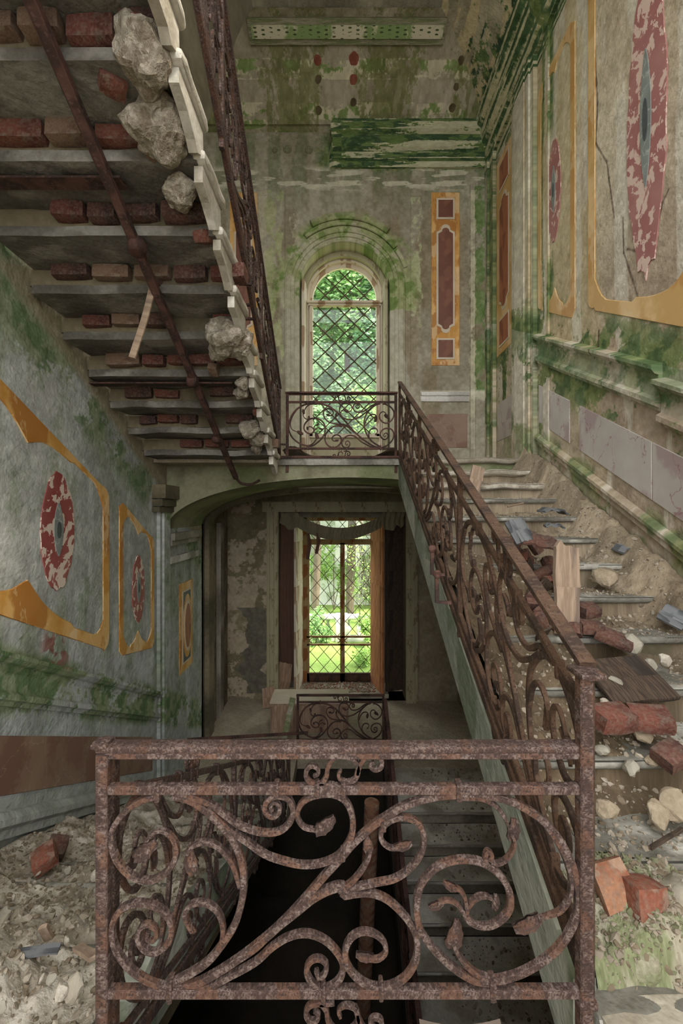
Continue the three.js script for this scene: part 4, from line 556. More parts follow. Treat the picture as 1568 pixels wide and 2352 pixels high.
function leafGeo(c, r, deg) { // lobed iron leaf, cupped
  const a = deg * Math.PI / 180, g = new THREE.PlaneGeometry(2 * r, 1.3 * r, 8, 6), p = g.attributes.position;
  for (let i = 0; i < p.count; i++) { const u = p.getX(i) / r, v = p.getY(i) / (0.65 * r); const w = (0.35 + 0.65 * Math.sin((u + 1) / 2 * Math.PI * 0.82 + 0.35)) * (1 - 0.22 * Math.abs(Math.sin((u + 1) * 4.4))); const z = 0.35 * r * (v * v * 0.6 - 0.35 * u * u) + 0.08 * r * Math.cos(v * 6); const x = u * r, y = v * 0.65 * r * w; p.setXYZ(i, c[0] + x * Math.cos(a) - y * Math.sin(a), c[1] + x * Math.sin(a) + y * Math.cos(a), z); }
  const q = g.clone(), qp = q.attributes.position; for (let i = 0; i < qp.count; i++) qp.setZ(i, qp.getZ(i) - 0.005); g.computeVertexNormals(); q.computeVertexNormals(); const b = flip(q.toNonIndexed()); b.computeVertexNormals(); return tri(mergeGeometries([g.toNonIndexed(), b]));
}
const panelGeo = () => { const out = []; let i = 0;
  for (const [n, pts, w, tp, e] of SCR) { const dz = 0.0006 * (i++ % 3); out.push([n, bar(pts.map(([x, y]) => [x, y, dz]), w * 0.88, 0.018, { taper: tp, endW: e, steps: Math.max(14, pts.length * 4) })]); }
  for (const c of CREST) { out.push(['crest_scroll', bar(c.map(([x, y]) => [x, y, 0]), 0.013, 0.016, { taper: 0.3, endW: 0.7, steps: c.length * 4 })]); out.push(['crest_scroll', bar(c.map(([x, y]) => [x, -0.02 - (y - MIDH) , 0]), 0.013, 0.016, { taper: 0.3, endW: 0.7, steps: c.length * 4 })]); }
  for (const [c, r, d] of LEAVES) out.push(['iron_leaf', leafGeo(c, r * 0.72, d)]);
  for (const [c, w, h] of COLL) out.push(['collar', chunk(w * 0.9, h, 0.034, { r: 0.006, amp: 0.001, seed: w * 99 }).translate(c[0], c[1], 0)]);
  return out; };
const PANEL = panelGeo();
// flat railing: the panel between two posts under a handrail
function flatRail(t, ox, oy, D, back, mat, W = 1, feet = true, postTop = [0, 0], solid = 1) {
  const m = M4().makeTranslation(ox, EY + oy, -D).multiply(M4().makeRotationY(back ? Math.PI : 0)).multiply(M4().makeScale(W, 1, 1));
  const put = (n, g) => mesh(n, g.clone().applyMatrix4(m), mat, t), w = PW / 2 + 0.018;
  put('handrail', chunk(PW + 0.09, 0.022, 0.042, { r: 0.005, amp: 0.0016, seg: 24, seed: 2, freq: 40 }).translate(0, TOPH, -0.012));
  put('handrail_bar', rod([-w, TOPH - 0.018, 0], [w, TOPH - 0.018, 0], 0.018, 0.018));
  put('middle_bar', rod([-w, MIDH, 0], [w, MIDH, 0], 0.027, 0.024)); put('bottom_bar', rod([-w, 0, 0], [w, 0, 0], 0.027, 0.026));
  put('post', rod([-w - 0.004, TOPH - 0.012 + postTop[0], 0], [-w - 0.004, -0.3, 0], 0.035, 0.035)); put('post', rod([w + 0.004, TOPH - 0.012 + postTop[1], 0], [w + 0.004, -0.3, 0], 0.038, 0.038));
  if (feet) put('post_collar', chunk(0.055, 0.03, 0.055, { r: 0.008, amp: 0.003 }).translate(w + 0.006, -0.022, 0));
  for (const [n, g] of PANEL) put(n, g);
}
const RF = thing('iron_railing', 'large rusty scrolled railing panel across the foreground', 'railing');
flatRail(RF, 0.0076, -(2276 - 1176) / PS, 1.21, false, M.rust, 1, true, [0, 0.225]);
mesh('handrail_end', chunk(0.075, 0.022, 0.09, { r: 0.01, amp: 0.003 }).translate(0.715, EY - 0.468, -1.22), M.rust, RF);
mesh('handrail_end', chunk(0.05, 0.02, 0.05, { r: 0.008, amp: 0.003 }).translate(-0.697, EY - 0.676, -1.22), M.rust, RF);
const RUp = thing('iron_railing', 'delicate dark railing in front of the arched window', 'railing');
flatRail(RUp, 0.0, 1.5 - TOPH, 5.27, true, M.rustDark, 0.985, false);
const RLo = thing('iron_railing', 'small black scrolled railing in front of the chest by the garden door', 'railing');
flatRail(RLo, -0.015, -2.823 - TOPH, 6.46, true, M.rustDark, 0.95, false);
// raked railing: panels sheared along a flight at X, handrail through (D0,h0) with slope s per metre of depth
function rakedRail(t, X, D0, D1, h0, s, mat, n = 3, ky = 1.2, facing = 1, hw = 0.05, kx = 0) {
  const L = (D1 - D0) / n, sx = L / (PW + 0.06), hb = h0 - TOPH * ky;
  const line = (name, y, w, th, dx = 0) => mesh(name, rod([X + dx, EY + hb + y, -D0], [X + dx + kx * (D1 - D0), EY + hb + y + s * (D1 - D0), -D1], w, th), mat, t);
  line('handrail', TOPH * ky, 0.024, hw); line('middle_bar', MIDH * ky, 0.026, 0.024); line('bottom_bar', 0, 0.028, 0.026); line('foot_bar', -0.07, 0.05, 0.035);
  for (let i = 0; i <= n; i++) { const D = D0 + L * i, y = EY + hb + s * (D - D0); mesh('post', rod([X + kx * (D - D0), y - 0.14, -D], [X + kx * (D - D0), y + TOPH * ky, -D], 0.03, 0.03), mat, t); }
  for (let i = 0; i < n; i++) { const D = D0 + L * (i + 0.5), f = i % 2 ? -facing : facing;
    // local (x, y, z) -> depth runs along +x * f
    const m = M4().set(kx * sx * f, 0, 1, X + kx * (D - D0), s * sx * f, ky, 0, EY + hb + s * (D - D0), -sx * f, 0, 0, -D, 0, 0, 0, 1);
    for (const [nm, g] of PANEL) mesh(nm, xf(g.clone(), m), mat, t); }
}
const RR1 = thing('iron_railing', 'brown rusted handrail and scrollwork climbing the right-hand flight', 'railing');
rakedRail(RR1, 0.73, 1.24, 5.25, -0.455, 0.52, M.rustOrange, 3, 1.24, 1);
for (const [px, py] of [[992, 1290], [1003, 1350]]) { const k = at(px, py, 2.2 + (py > 1300 ? -0.1 : 0.2)); mesh('bracket', [bar([[k[0], k[1] + 0.06, k[2]], [k[0], k[1] - 0.07, k[2]], [k[0] + 0.07, k[1] - 0.075, k[2]]], 0.02, 0.02, { straight: true }), stoneGeo(0.022, px, 1, 2).translate(k[0], k[1] + 0.07, k[2])], M.rustDark, RR1); }
const RU1 = thing('iron_railing', 'tall rusty railing along the open edge of the broken upper flight', 'railing');
rakedRail(RU1, -0.675, 1.1, 5.2, 1.5 + SL * 4.17, -SL, M.rust, 3, 1.05, -1, 0.05, -0.023);
for (const [px, py, D] of [[555, 610, 3.2], [562, 652, 3.22], [570, 700, 3.5], [572, 732, 3.52], [640, 1020, 4.9]]) mesh('bracket', rod([...at(px - 14, py, D)], [...at(px + 16, py + 1, D)], 0.02, 0.02), M.rustDark, RU1);
const RL1 = thing('iron_railing', 'crowded rusty balusters seen through the left of the front railing', 'railing');
rakedRail(RL1, -0.7, 1.28, 5.6, -0.71, -SL, M.rust, 3, 1.3, 1);
const RD1 = thing('iron_railing', 'dark steep railing following the lower flight into the well', 'railing');
rakedRail(RD1, 0.67, 2.4, 6.4, -2.83 - 4.06 * SL, SL, M.rustDark, 3, 1.15, 1);

// ---------------------------------------------------------------- glazed openings
function clip(poly, C) { let out = poly; for (let i = 0; i < C.length && out.length; i++) { const a = C[i], b = C[(i + 1) % C.length], inn = []; const s = (p) => (b[0] - a[0]) * (p[1] - a[1]) - (b[1] - a[1]) * (p[0] - a[0]);
  for (let k = 0; k < out.length; k++) { const p = out[k], q = out[(k + 1) % out.length], u = s(p), v = s(q); if (u >= 0) inn.push(p); if ((u >= 0) !== (v >= 0)) { const t = u / (u - v); inn.push([mixn(p[0], q[0], t), mixn(p[1], q[1], t)]); } } out = inn; } return out; }
function area(p) { let a = 0; p.forEach((q, i) => { const r = p[(i + 1) % p.length]; a += q[0] * r[1] - q[1] * r[0]; }); return a / 2; }
// diagonal glazing bars and the diamond panes between them, inside a convex outline (counter-clockwise, X and h) at depth D
function lattice(parent, C, a, b, x0, y0, D, bw, mat, gm, missing = 0, pr = rng(3)) {
  let lo = [1e9, 1e9], hi = [-1e9, -1e9]; for (const p of C) for (const k of [0, 1]) { lo[k] = Math.min(lo[k], p[k]); hi[k] = Math.max(hi[k], p[k]); }
  for (const sg of [1, -1]) for (let k = -40; k <= 40; k++) { // (x-x0)/a + sg (y-y0)/b = k
    const pt = (x) => [x, y0 + sg * b * (k - (x - x0) / a)], p = pt(lo[0] - 5), q = pt(hi[0] + 5); let t0 = 0, t1 = 1, ok = true;
    for (let i = 0; i < C.length; i++) { const A = C[i], Bq = C[(i + 1) % C.length], s = (z) => (Bq[0] - A[0]) * (z[1] - A[1]) - (Bq[1] - A[1]) * (z[0] - A[0]), u = s(p), v = s(q); if (u < 0 && v < 0) { ok = false; break; } const t = u / (u - v); if (u < 0) t0 = Math.max(t0, t); else if (v < 0) t1 = Math.min(t1, t); }
    if (!ok || t1 - t0 < 1e-3) continue; const P = [mixn(p[0], q[0], t0), mixn(p[1], q[1], t0)], Q = [mixn(p[0], q[0], t1), mixn(p[1], q[1], t1)]; if (Math.hypot(P[0] - Q[0], P[1] - Q[1]) < 0.05) continue;
    mesh('glazing_bar', rod([P[0], EY + P[1], -D + 0.004 * sg], [Q[0], EY + Q[1], -D + 0.004 * sg], bw, bw * 0.8), mat, parent); }
  for (let m = -40; m <= 40; m++) for (let n = -40; n <= 40; n++) { const cx = x0 + a * (m + n + 1) / 2, cy = y0 + b * (m - n) / 2; if (cx < lo[0] - a || cx > hi[0] + a || cy < lo[1] - b || cy > hi[1] + b) continue;
    let P = clip([[cx - a / 2, cy], [cx, cy - b / 2], [cx + a / 2, cy], [cx, cy + b / 2]], C); if (P.length < 3 || Math.abs(area(P)) < 0.0015) continue; if (pr() < missing) continue;
    mesh('pane', new THREE.ShapeGeometry(shapeOf(P)).translate(0, EY, -D - 0.012), gm, parent); }
}
const rectC = (x0, x1, y0, y1) => [[x0, y0], [x1, y0], [x1, y1], [x0, y1]];
{ // arched window above the upper landing
  const wD = 7.0, r = 0.55, sp = 3.45, w = struct('window_1', xf(extr(archBand(0.64, 0.735, 0, 180, hU), 0.08, 0.006), onBack(-0.3)), M.woodPaint);
  const band = (r0, r1, th, off, m, n) => mesh(n, xf(extr(archBand(r0, r1, 0, 180, hU), th, 0.006), onBack(off)), m, w);
  band(0.6, 0.65, 0.06, -0.36, M.woodFrame, 'window_frame'); band(0.53, 0.62, 0.05, -0.42, M.woodFrame, 'window_frame');
  mesh('transom', [bD(wcx - 0.6, wcx + 0.6, 3.43, 3.51, wD - 0.07, wD + 0.02), bD(wcx - 0.62, wcx + 0.62, 3.46, 3.485, wD - 0.1, wD)], M.woodFrame, w);
  mesh('bottom_panel', [bD(wcx - 0.56, wcx + 0.56, hU, 1.26, wD - 0.01, wD + 0.03)], M.woodPaint, w);
  mesh('bottom_rail', bD(wcx - 0.58, wcx + 0.58, 1.24, 1.3, wD - 0.05, wD + 0.03), M.woodFrame, w);
  for (const x of [wcx - 0.555, wcx + 0.555]) mesh('stile', bD(x - 0.025, x + 0.025, 1.26, 3.45, wD - 0.05, wD + 0.02), M.woodFrame, w);
  lattice(w, rectC(wcx - 0.54, wcx + 0.54, 1.3, 3.43), 0.325, 0.315, wcx - 0.0, 1.42, wD, 0.016, M.rustOrange, M.glass);
  const lun = arc(wcx, sp + 0.06, r - 0.015, r - 0.02, 0, 180, 20); lattice(w, lun, 0.325, 0.315, wcx - 0.0, 1.42, wD, 0.016, M.rustOrange, M.glass);
  // shutters folded back into the splay
  for (const s of [-1, 1]) mesh('inner_shutter', [box(-0.02, 0.02, EY + hU, EY + 3.75, -0.22, 0)].map((g) => g.rotateY(s * 0.12).translate(wcx + s * 0.67, 0, -6.72)), s > 0 ? M.woodPaint : M.woodFrame, w);
}
const dD = 9.0;
struct('wall_garden_outer', [bD(XL - 0.4, -0.84, hG - 0.1, 0.6, 8.94, 9.3), bD(0.88, XR + 0.4, hG - 0.1, 0.6, 8.94, 9.3), bD(-0.86, 0.9, -0.12, 0.6, 8.94, 9.3)], M.plaster);
{
  const d = struct('door_1', [bD(-0.84, -0.74, hG + 0.08, -0.12, dD - 0.05, dD + 0.03), bD(0.78, 0.88, hG + 0.08, -0.12, dD - 0.05, dD + 0.03), bD(-0.84, 0.88, -0.19, -0.12, dD - 0.05, dD + 0.03)], M.ironDoor);
  mesh('transom', bD(-0.74, 0.78, -0.66, -0.58, dD - 0.05, dD + 0.03), M.ironDoor, d);
  lattice(d, rectC(-0.74, 0.78, -0.58, -0.19), 0.29, 0.33, 0.02, -0.6, dD, 0.012, M.rustDark, M.glass);
  for (const s of [0, 1]) { const x0 = s ? 0.02 : -0.74, x1 = s ? 0.78 : 0.021;
    mesh('leaf_frame', [bD(x0, x0 + 0.05, -3.66, -0.66, dD - 0.03, dD + 0.02), bD(x1 - 0.05, x1, -3.66, -0.66, dD - 0.03, dD + 0.02), bD(x0, x1, -0.7, -0.66, dD - 0.03, dD + 0.02)], M.ironDoor, d);
    for (const y of [-2.7, -2.87]) mesh('cross_rail', bD(x0, x1, y, y + 0.035, dD - 0.03, dD + 0.02), M.ironDoor, d);
    for (const [cx, cy, q] of [[x0 + 0.05, -2.7, 1], [x1 - 0.05, -2.7, 0], [x0 + 0.05, -2.835, 2], [x1 - 0.05, -2.835, 3]]) mesh('corner_bracket', new THREE.TorusGeometry(0.055, 0.012, 6, 10, Math.PI / 2).rotateZ([Math.PI, -Math.PI / 2, Math.PI / 2, 0][[1, 0, 2, 3].indexOf(q)] ?? 0).translate(cx + (q === 1 || q === 2 ? 0.055 : -0.055), EY + cy + (q < 2 ? -0.055 : 0.055) * 1, -dD), M.ironDoor, d);
    mesh('kick_panel', [bD(x0, x1, -3.66, -3.46, dD - 0.03, dD + 0.02), bD(x0 + 0.08, x1 - 0.08, -3.62, -3.5, dD - 0.045, dD)], M.rustOrange, d);
    lattice(d, rectC(x0 + 0.05, x1 - 0.05, -2.665, -0.7), 0.29, 0.33, x0 + 0.36, -0.7, dD, 0.011, M.rustDark, M.glass, 0.6, rng(9 + s));
    lattice(d, rectC(x0 + 0.05, x1 - 0.05, -3.46, -2.87), 0.29, 0.33, x0 + 0.36, -0.7, dD, 0.011, M.rustDark, M.glass, 0.6, rng(19 + s)); }
  // inner shutters standing open into the room
  const leaf = (x0, D0, x1, D1, m, n) => { const L = Math.hypot(x1 - x0, D1 - D0), g = [box(0, L, EY + hG + 0.1, EY - 0.14, -0.022, 0.022)]; const pan = [[-3.45, -2.6], [-2.45, -1.4], [-1.25, -0.3]]; for (const [a, b] of pan) g.push(box(0.08, L - 0.08, EY + a, EY + b, -0.03, 0.03)); const o = mesh(n, merge(g).rotateY(Math.atan2(D1 - D0, x1 - x0)).translate(x0, 0, -D0), m, d); return o; };
  leaf(-0.84, 8.97, -0.93, 8.36, M.woodFrame, 'inner_shutter'); leaf(0.64, 8.97, 0.83, 8.34, M.woodOrange, 'inner_shutter'); leaf(0.9, 8.5, 1.27, 8.62, M.woodDark, 'inner_shutter');
}
// curtain, swag and its tails
function cloth(w, h, fold, amp, sag, seed, hem = 0) { const g = new THREE.PlaneGeometry(w, h, Math.round(w / 0.012), 10), p = g.attributes.position; for (let i = 0; i < p.count; i++) { const x = p.getX(i), y = p.getY(i), u = x / w + 0.5, k = 0.5 - y / h; p.setXYZ(i, x + 0.02 * Math.sin(k * 5 + seed), y - sag * 4 * u * (1 - u) + hem * k * (vn(x * 12, seed, 1) - 0.5), amp * Math.sin(x * fold + 0.8 * Math.sin(k * 2 + seed)) * (0.5 + 0.5 * k)); } g.computeVertexNormals(); const b = g.clone(); b.translate(0, 0, -0.006); return tri(mergeGeometries([g.toNonIndexed(), b.toNonIndexed()])); }
{ const c = thing('curtain', 'dusky brown curtain hanging in folds at the left of the garden door', 'curtain'); mesh('cloth', cloth(0.3, 3.3, 95, 0.03, 0, 2).translate(-1.09, EY - 1.75, -8.42), M.curtain, c); mesh('rod', rod([-1.23, EY - 0.1, -8.42], [-0.92, EY - 0.1, -8.42], 0.02), M.woodDark, c);
  mesh('torn_hem', cloth(0.26, 0.75, 60, 0.03, 0, 5, 0.1).rotateZ(-0.2).translate(-1.16, EY - 3.38, -8.32), M.woodBox, c);
  const s = thing('valance', 'grey pleated fabric swag sagging across the top of the garden door', 'valance'); mesh('swag', cloth(1.72, 0.25, 78, 0.022, 0.27, 1).translate(-0.04, EY - 0.17, -8.36), M.valance, s);
  for (const [x, w] of [[-1.05, 0.36], [1.03, 0.44]]) mesh('tail', cloth(w, 0.34, 62, 0.025, 0.05, x, 0.12).translate(x, EY - 0.1, -8.34), M.valance, s);
  for (const [x, l] of [[-0.66, 0.5], [-0.48, 0.38]]) mesh('torn_strip', cloth(0.07, l, 60, 0.01, 0, x, 0.1).translate(x, EY - 0.42 - l / 2, -8.36), M.curtain, s); }
{ const c = thing('wooden_chest', 'long plain wooden chest standing behind the small black railing', 'chest'); const x0 = -1.22, x1 = 0.13, D0 = 7.1, D1 = 7.62, y0 = hG, y1 = hG + 0.52;
  mesh('body', bD(x0 + 0.02, x1 - 0.02, y0 + 0.01, y1 - 0.03, D0 + 0.02, D1 - 0.02), M.woodBox, c); mesh('lid', chunk(x1 - x0, 0.035, D1 - D0, { amp: 0.002, r: 0.006, seg: 10 }).translate((x0 + x1) / 2, EY + y1 - 0.015, -(D0 + D1) / 2), M.cream, c);  // paler lid: dust, plus the door light on its top put into the colour
  for (const x of [x0 + 0.04, x1 - 0.04]) mesh('corner_post', bD(x - 0.03, x + 0.03, y0, y1 - 0.03, D0, D0 + 0.05), M.woodBox, c); mesh('plinth', bD(x0 + 0.05, x1 - 0.05, y0, y0 + 0.06, D0 + 0.005, D0 + 0.03), M.woodBox, c);
  c.rotation.y = 0; const q = thing('paper_sheet', 'crumpled brown paper lying against the wall left of the chest', 'paper'); const g = new THREE.PlaneGeometry(0.26, 0.36, 8, 10), p = g.attributes.position; for (let i = 0; i < p.count; i++) p.setZ(i, 0.12 * vn(p.getX(i) * 6, p.getY(i) * 6, 3)); g.computeVertexNormals(); mesh('sheet', tri(g).rotateX(-0.35).rotateY(0.5).translate(-1.42, EY + hG + 0.18, -8.06), M.woodBox, q); }
{ const p = thing('wooden_post', 'mossy leaning wooden post at the left end of the small black railing', 'post'); mesh('shaft', bar([at(672, 1604, 6.42), at(652, 1700, 6.35)], 0.09, 0.07, { straight: true }), M.moss, p);
  const r = thing('fallen_rail', 'thin fallen rusty handrail lying flat just beyond the front railing', 'rail'); mesh('strip', rod(at(430, 1699, 5.3), at(706, 1683, 6.2), 0.04, 0.03), M.rustDark, r); }

// ---------------------------------------------------------------- the garden
const lawn = struct('floor_5', box(-40, 40, EY + hG - 0.3, EY + hG - 0.03, -70, -9.3), M.lawn);
function leafInst(parent, name, blobs, n, size, mat, pr, flat = 1) {
  const g = new THREE.BufferGeometry(); g.setAttribute('position', new THREE.Float32BufferAttribute([0, 0, 0, 0.32, 0.08, 0.45, 0, 0, 1, -0.32, 0.08, 0.45], 3)); g.setAttribute('uv', new THREE.Float32BufferAttribute([0, 0, 1, 0, 1, 1, 0, 1], 2)); g.setIndex([0, 1, 2, 0, 2, 3]); g.computeVertexNormals();
  const im = new THREE.InstancedMesh(g, mat, n), m = M4(), q = new THREE.Quaternion(), e = new THREE.Euler(), v = new THREE.Vector3(), s = new THREE.Vector3(), col = new THREE.Color();
  const tot = blobs.reduce((a, b) => a + b[3] * b[3], 0); let i = 0;
  blobs.forEach((b, bi) => { const cnt = bi === blobs.length - 1 ? n - i : Math.round(n * b[3] * b[3] / tot); for (let k = 0; k < cnt && i < n; k++, i++) { const u = pr() * 2 - 1, a = pr() * 6.283, rr = b[3] * (0.55 + 0.5 * Math.sqrt(pr())), w = Math.sqrt(1 - u * u); v.set(b[0] + rr * w * Math.cos(a), b[1] + rr * u * flat, b[2] + rr * w * Math.sin(a)); e.set((pr() - 0.2) * 1.6, pr() * 6.28, (pr() - 0.5) * 1.6); q.setFromEuler(e); const z = size * (0.6 + 0.8 * pr()); m.compose(v, q, s.set(z, z, z)); im.setMatrixAt(i, m); const t = 0.7 + 0.5 * pr(); im.setColorAt(i, col.setRGB(t * (0.9 + 0.25 * pr()), t, t * (0.8 + 0.2 * pr()))); } });
  shadow(im); im.name = partName(name, parent); im.userData.kind = 'stuff'; parent.add(im); return im;
}
const gy = EY + hG - 0.05;
{ const g = new THREE.PlaneGeometry(20, 40, 20, 20), p = g.attributes.position; for (let i = 0; i < p.count; i++) p.setZ(i, -0.9 * (p.getY(i) + 20) + 2.5 * (vn(p.getX(i) * 0.2, p.getY(i) * 0.3, 5) - 0.5)); g.computeVertexNormals(); struct('hillside', tri(g).translate(0, EY + hG + 19, -27), new THREE.MeshStandardMaterial({ color: 0x4a6a3a, roughness: 1 })); }
function tree(label, x, D, h, r, mat, n, seed, size = 0.15) { const pr = rng(seed), t = thing('tree', label, 'tree', undefined, [x, gy, -D]); mesh('trunk', tube([[0, 0, 0], [0.1, h * 0.3, 0.05], [-0.05, h * 0.6, 0], [0.05, h * 0.85, 0]], r * 0.07, 12, 8), M.bark, t);
  for (let k = 0; k < 4; k++) { const a = pr() * 6.28; mesh('branch', tube([[0, h * (0.35 + 0.1 * k), 0], [Math.cos(a) * r * 0.5, h * (0.45 + 0.1 * k), Math.sin(a) * r * 0.5], [Math.cos(a) * r * 0.8, h * (0.5 + 0.1 * k), Math.sin(a) * r * 0.8]], r * 0.025, 8, 6), M.bark, t); }
  const b = []; const nb = 16; for (let k = 0; k < nb; k++) { const a = pr() * 6.28, f0 = (k + 0.5) / nb, f = f0, ys = Math.min(0.6, 4.4 / h), rr = r * (0.25 + 0.6 * Math.sqrt(pr())) * Math.sin(0.35 + 2.4 * f); b.push([rr * Math.cos(a), h * (ys + (0.98 - ys) * f), rr * Math.sin(a), r * (0.32 + 0.2 * pr())]); }
  leafInst(t, 'foliage', b, n, size, mat, pr); return t; }
tree('dark green leafy tree filling the left of the arched window view', -1.9, 14.5, 13, 2.0, M.leafA, 11000, 21, 0.18);
tree('fresh green leafy tree in the middle of the arched window view', 0.3, 15.5, 15.5, 2.2, M.leafB, 16000, 22, 0.18);
tree('bluish green tree at the right of the arched window view', 2.2, 14.8, 13.5, 2.0, M.leafC, 11000, 23, 0.18);
tree('pale tall tree at the top of the arched window view', -0.6, 20, 20, 4.2, M.leafB, 12000, 24, 0.3);
tree('shadowy tree far behind the others in the arched window', 2.6, 22, 19, 3.4, M.leafC, 9000, 25, 0.3);
tree('far left tree behind the dark one in the arched window', -3.2, 21, 18, 3.4, M.leafA, 9000, 26, 0.3);
tree('low bright tree close below the arched window sill', 1.1, 14.0, 8.2, 1.6, M.leafD, 6000, 27, 0.11);
tree('low dark tree close to the left of the arched window', -0.9, 13.9, 9.2, 1.7, M.leafA, 6000, 28, 0.12);
{ const w = struct('wall_terrace', box(-14, 14, gy - 0.1, EY + 0.5, -17.6, -17), M.gardenStone); for (let i = 0; i < 9; i++) mesh('buttress', chunk(0.5, 3.9, 0.3, { seg: 4, amp: 0.02, r: 0.03, seed: i }).translate(-6 + i * 1.5, gy + 1.95, -16.95), M.gardenStone, w);
  const b = thing('balustrade', 'low pale stone balustrade across the garden outside the door', 'balustrade'); mesh('coping', chunk(7, 0.12, 0.3, { seg: 20, amp: 0.008, r: 0.03 }).translate(0, gy + 0.72, -12.3), M.gardenStone, b); mesh('plinth', chunk(7, 0.16, 0.3, { seg: 20, amp: 0.008, r: 0.03 }).translate(0, gy + 0.08, -12.3), M.gardenStone, b);
  const bal = new THREE.LatheGeometry([[0.05, 0], [0.07, 0.02], [0.045, 0.06], [0.085, 0.18], [0.08, 0.26], [0.04, 0.38], [0.05, 0.44], [0.07, 0.46], [0.06, 0.5]].map(([x, y]) => new THREE.Vector2(x, y)), 10); for (let i = 0; i < 22; i++) { const o = mesh('baluster', bal, M.gardenStone, b); o.position.set(-3.1 + i * 0.3, gy + 0.16, -12.3); }
  for (const x of [-3.4, 0, 3.4]) mesh('pier', chunk(0.36, 0.8, 0.36, { seg: 4, amp: 0.01, r: 0.02 }).translate(x, gy + 0.4, -12.3), M.gardenStone, b); }
const shrub = (label, x, D, r, h, mat, n, seed, size = 0.07) => { const pr = rng(seed), t = thing('shrub', label, 'shrub', undefined, [x, gy, -D]); for (let k = 0; k < 3; k++) mesh('stem', tube([[0, 0, 0], [0.2 * r * (k - 1), h * 0.4, 0.05], [0.5 * r * (k - 1), h * 0.8, 0]], 0.015, 6, 5), M.bark, t); const b = []; for (let k = 0; k < 8; k++) b.push([(pr() - 0.5) * 1.4 * r, h * (0.15 + 0.8 * pr()), (pr() - 0.5) * r, r * (0.25 + 0.25 * pr())]); leafInst(t, 'foliage', b, n, size, mat, pr); };
shrub('bright climbing shrub on the terrace wall left of the door mullion', -0.3, 16.2, 1.1, 2.6, M.leafD, 1800, 41, 0.11);
shrub('ivy clump at the top right of the garden door view', 1.6, 16.2, 1.0, 3.2, M.leafB, 1600, 42, 0.1);
shrub('low bush before the balustrade on the left of the door', -0.75, 12.0, 0.5, 0.9, M.leafB, 1600, 43);
shrub('small bush before the balustrade on the right of the door', 0.75, 11.8, 0.45, 0.8, M.leafD, 1500, 44);
shrub('fern-like tuft by the threshold at the right of the lawn', 0.6, 10.3, 0.35, 0.35, M.leafD, 900, 45, 0.06);
{ const pr = rng(77), v = thing('hanging_vine', 'tangle of bare hanging vine twigs in the right door leaf', 'vine'); for (let k = 0; k < 46; k++) { const x = 0.35 + 0.5 * pr(), y = EY - 0.6 - 0.7 * pr(), l = 0.7 + 1.2 * pr(); mesh('twig', tube([[x, y, -10.6 + 0.3 * pr()], [x + 0.25 * (pr() - 0.5), y - l * 0.5, -10.6], [x + 0.4 * (pr() - 0.5), y - l, -10.6]], 0.004, 6, 4), M.bark, v); } leafInst(v, 'foliage', [[0.55, EY - 1.2, -10.6, 0.4], [0.6, EY - 2.0, -10.6, 0.35], [0.3, EY - 0.7, -10.6, 0.35]], 420, 0.06, M.leafD, pr); mesh('branch', tube([[1.5, EY - 0.2, -9.25], [1.3, EY - 0.3, -10.2], [0.6, EY - 0.6, -10.6], [0.1, EY - 0.5, -10.6]], 0.02, 10, 6), M.bark, v); }

// ---------------------------------------------------------------- rubble: height fields over the flights, loose pieces on top
function stepsR(D) { if (D > ND(0)) return hU; if (D < ND(12)) return hL; for (let k = 0; k <= 12; k++) if (D >= ND(k)) return NH(k); return hL; }
const lineR = (D) => hU - SL * (ND(0) - D);
function stepsL(D) { if (D < QD(0)) return hL; const j = Math.ceil((D - QD(0)) / GO); return j > 11 ? hG : QH(j); }
const lineL = (D) => hL - (QR / GO) * (D - QD(0));
function field(x0, x1, D0, D1, nx, nd, f, tint) { const pos = [], idx = []; for (let j = 0; j <= nd; j++) for (let i = 0; i <= nx; i++) { const x = mixn(x0, x1, i / nx), D = mixn(D0, D1, j / nd); pos.push(x, EY + f(x, D), -D); } for (let j = 0; j < nd; j++) for (let i = 0; i < nx; i++) { const a = j * (nx + 1) + i, b = a + nx + 1; idx.push(a, a + 1, b, b, a + 1, b + 1); } const g = new THREE.BufferGeometry(); g.setAttribute('position', new THREE.Float32BufferAttribute(pos, 3)); g.setIndex(idx); g.computeVertexNormals();
  const uv = new Float32Array(pos.length / 3 * 2); for (let i = 0; i < uv.length / 2; i++) { uv[2 * i] = pos[3 * i] * 1.3; uv[2 * i + 1] = pos[3 * i + 2] * 1.3; } g.setAttribute('uv', new THREE.BufferAttribute(uv, 2)); if (tint) { const c = new Float32Array(pos.length); for (let i = 0; i < pos.length / 3; i++) c.set(tint(pos[3 * i], -pos[3 * i + 2]), 3 * i); g.setAttribute('color', new THREE.BufferAttribute(c, 3)); } return g; }
const rough3 = (x, D, a) => a * (0.5 * vn(x * 7, D * 7, 1) + 0.3 * vn(x * 19, D * 19, 2) + 0.2 * vn(x * 45, D * 45, 3));
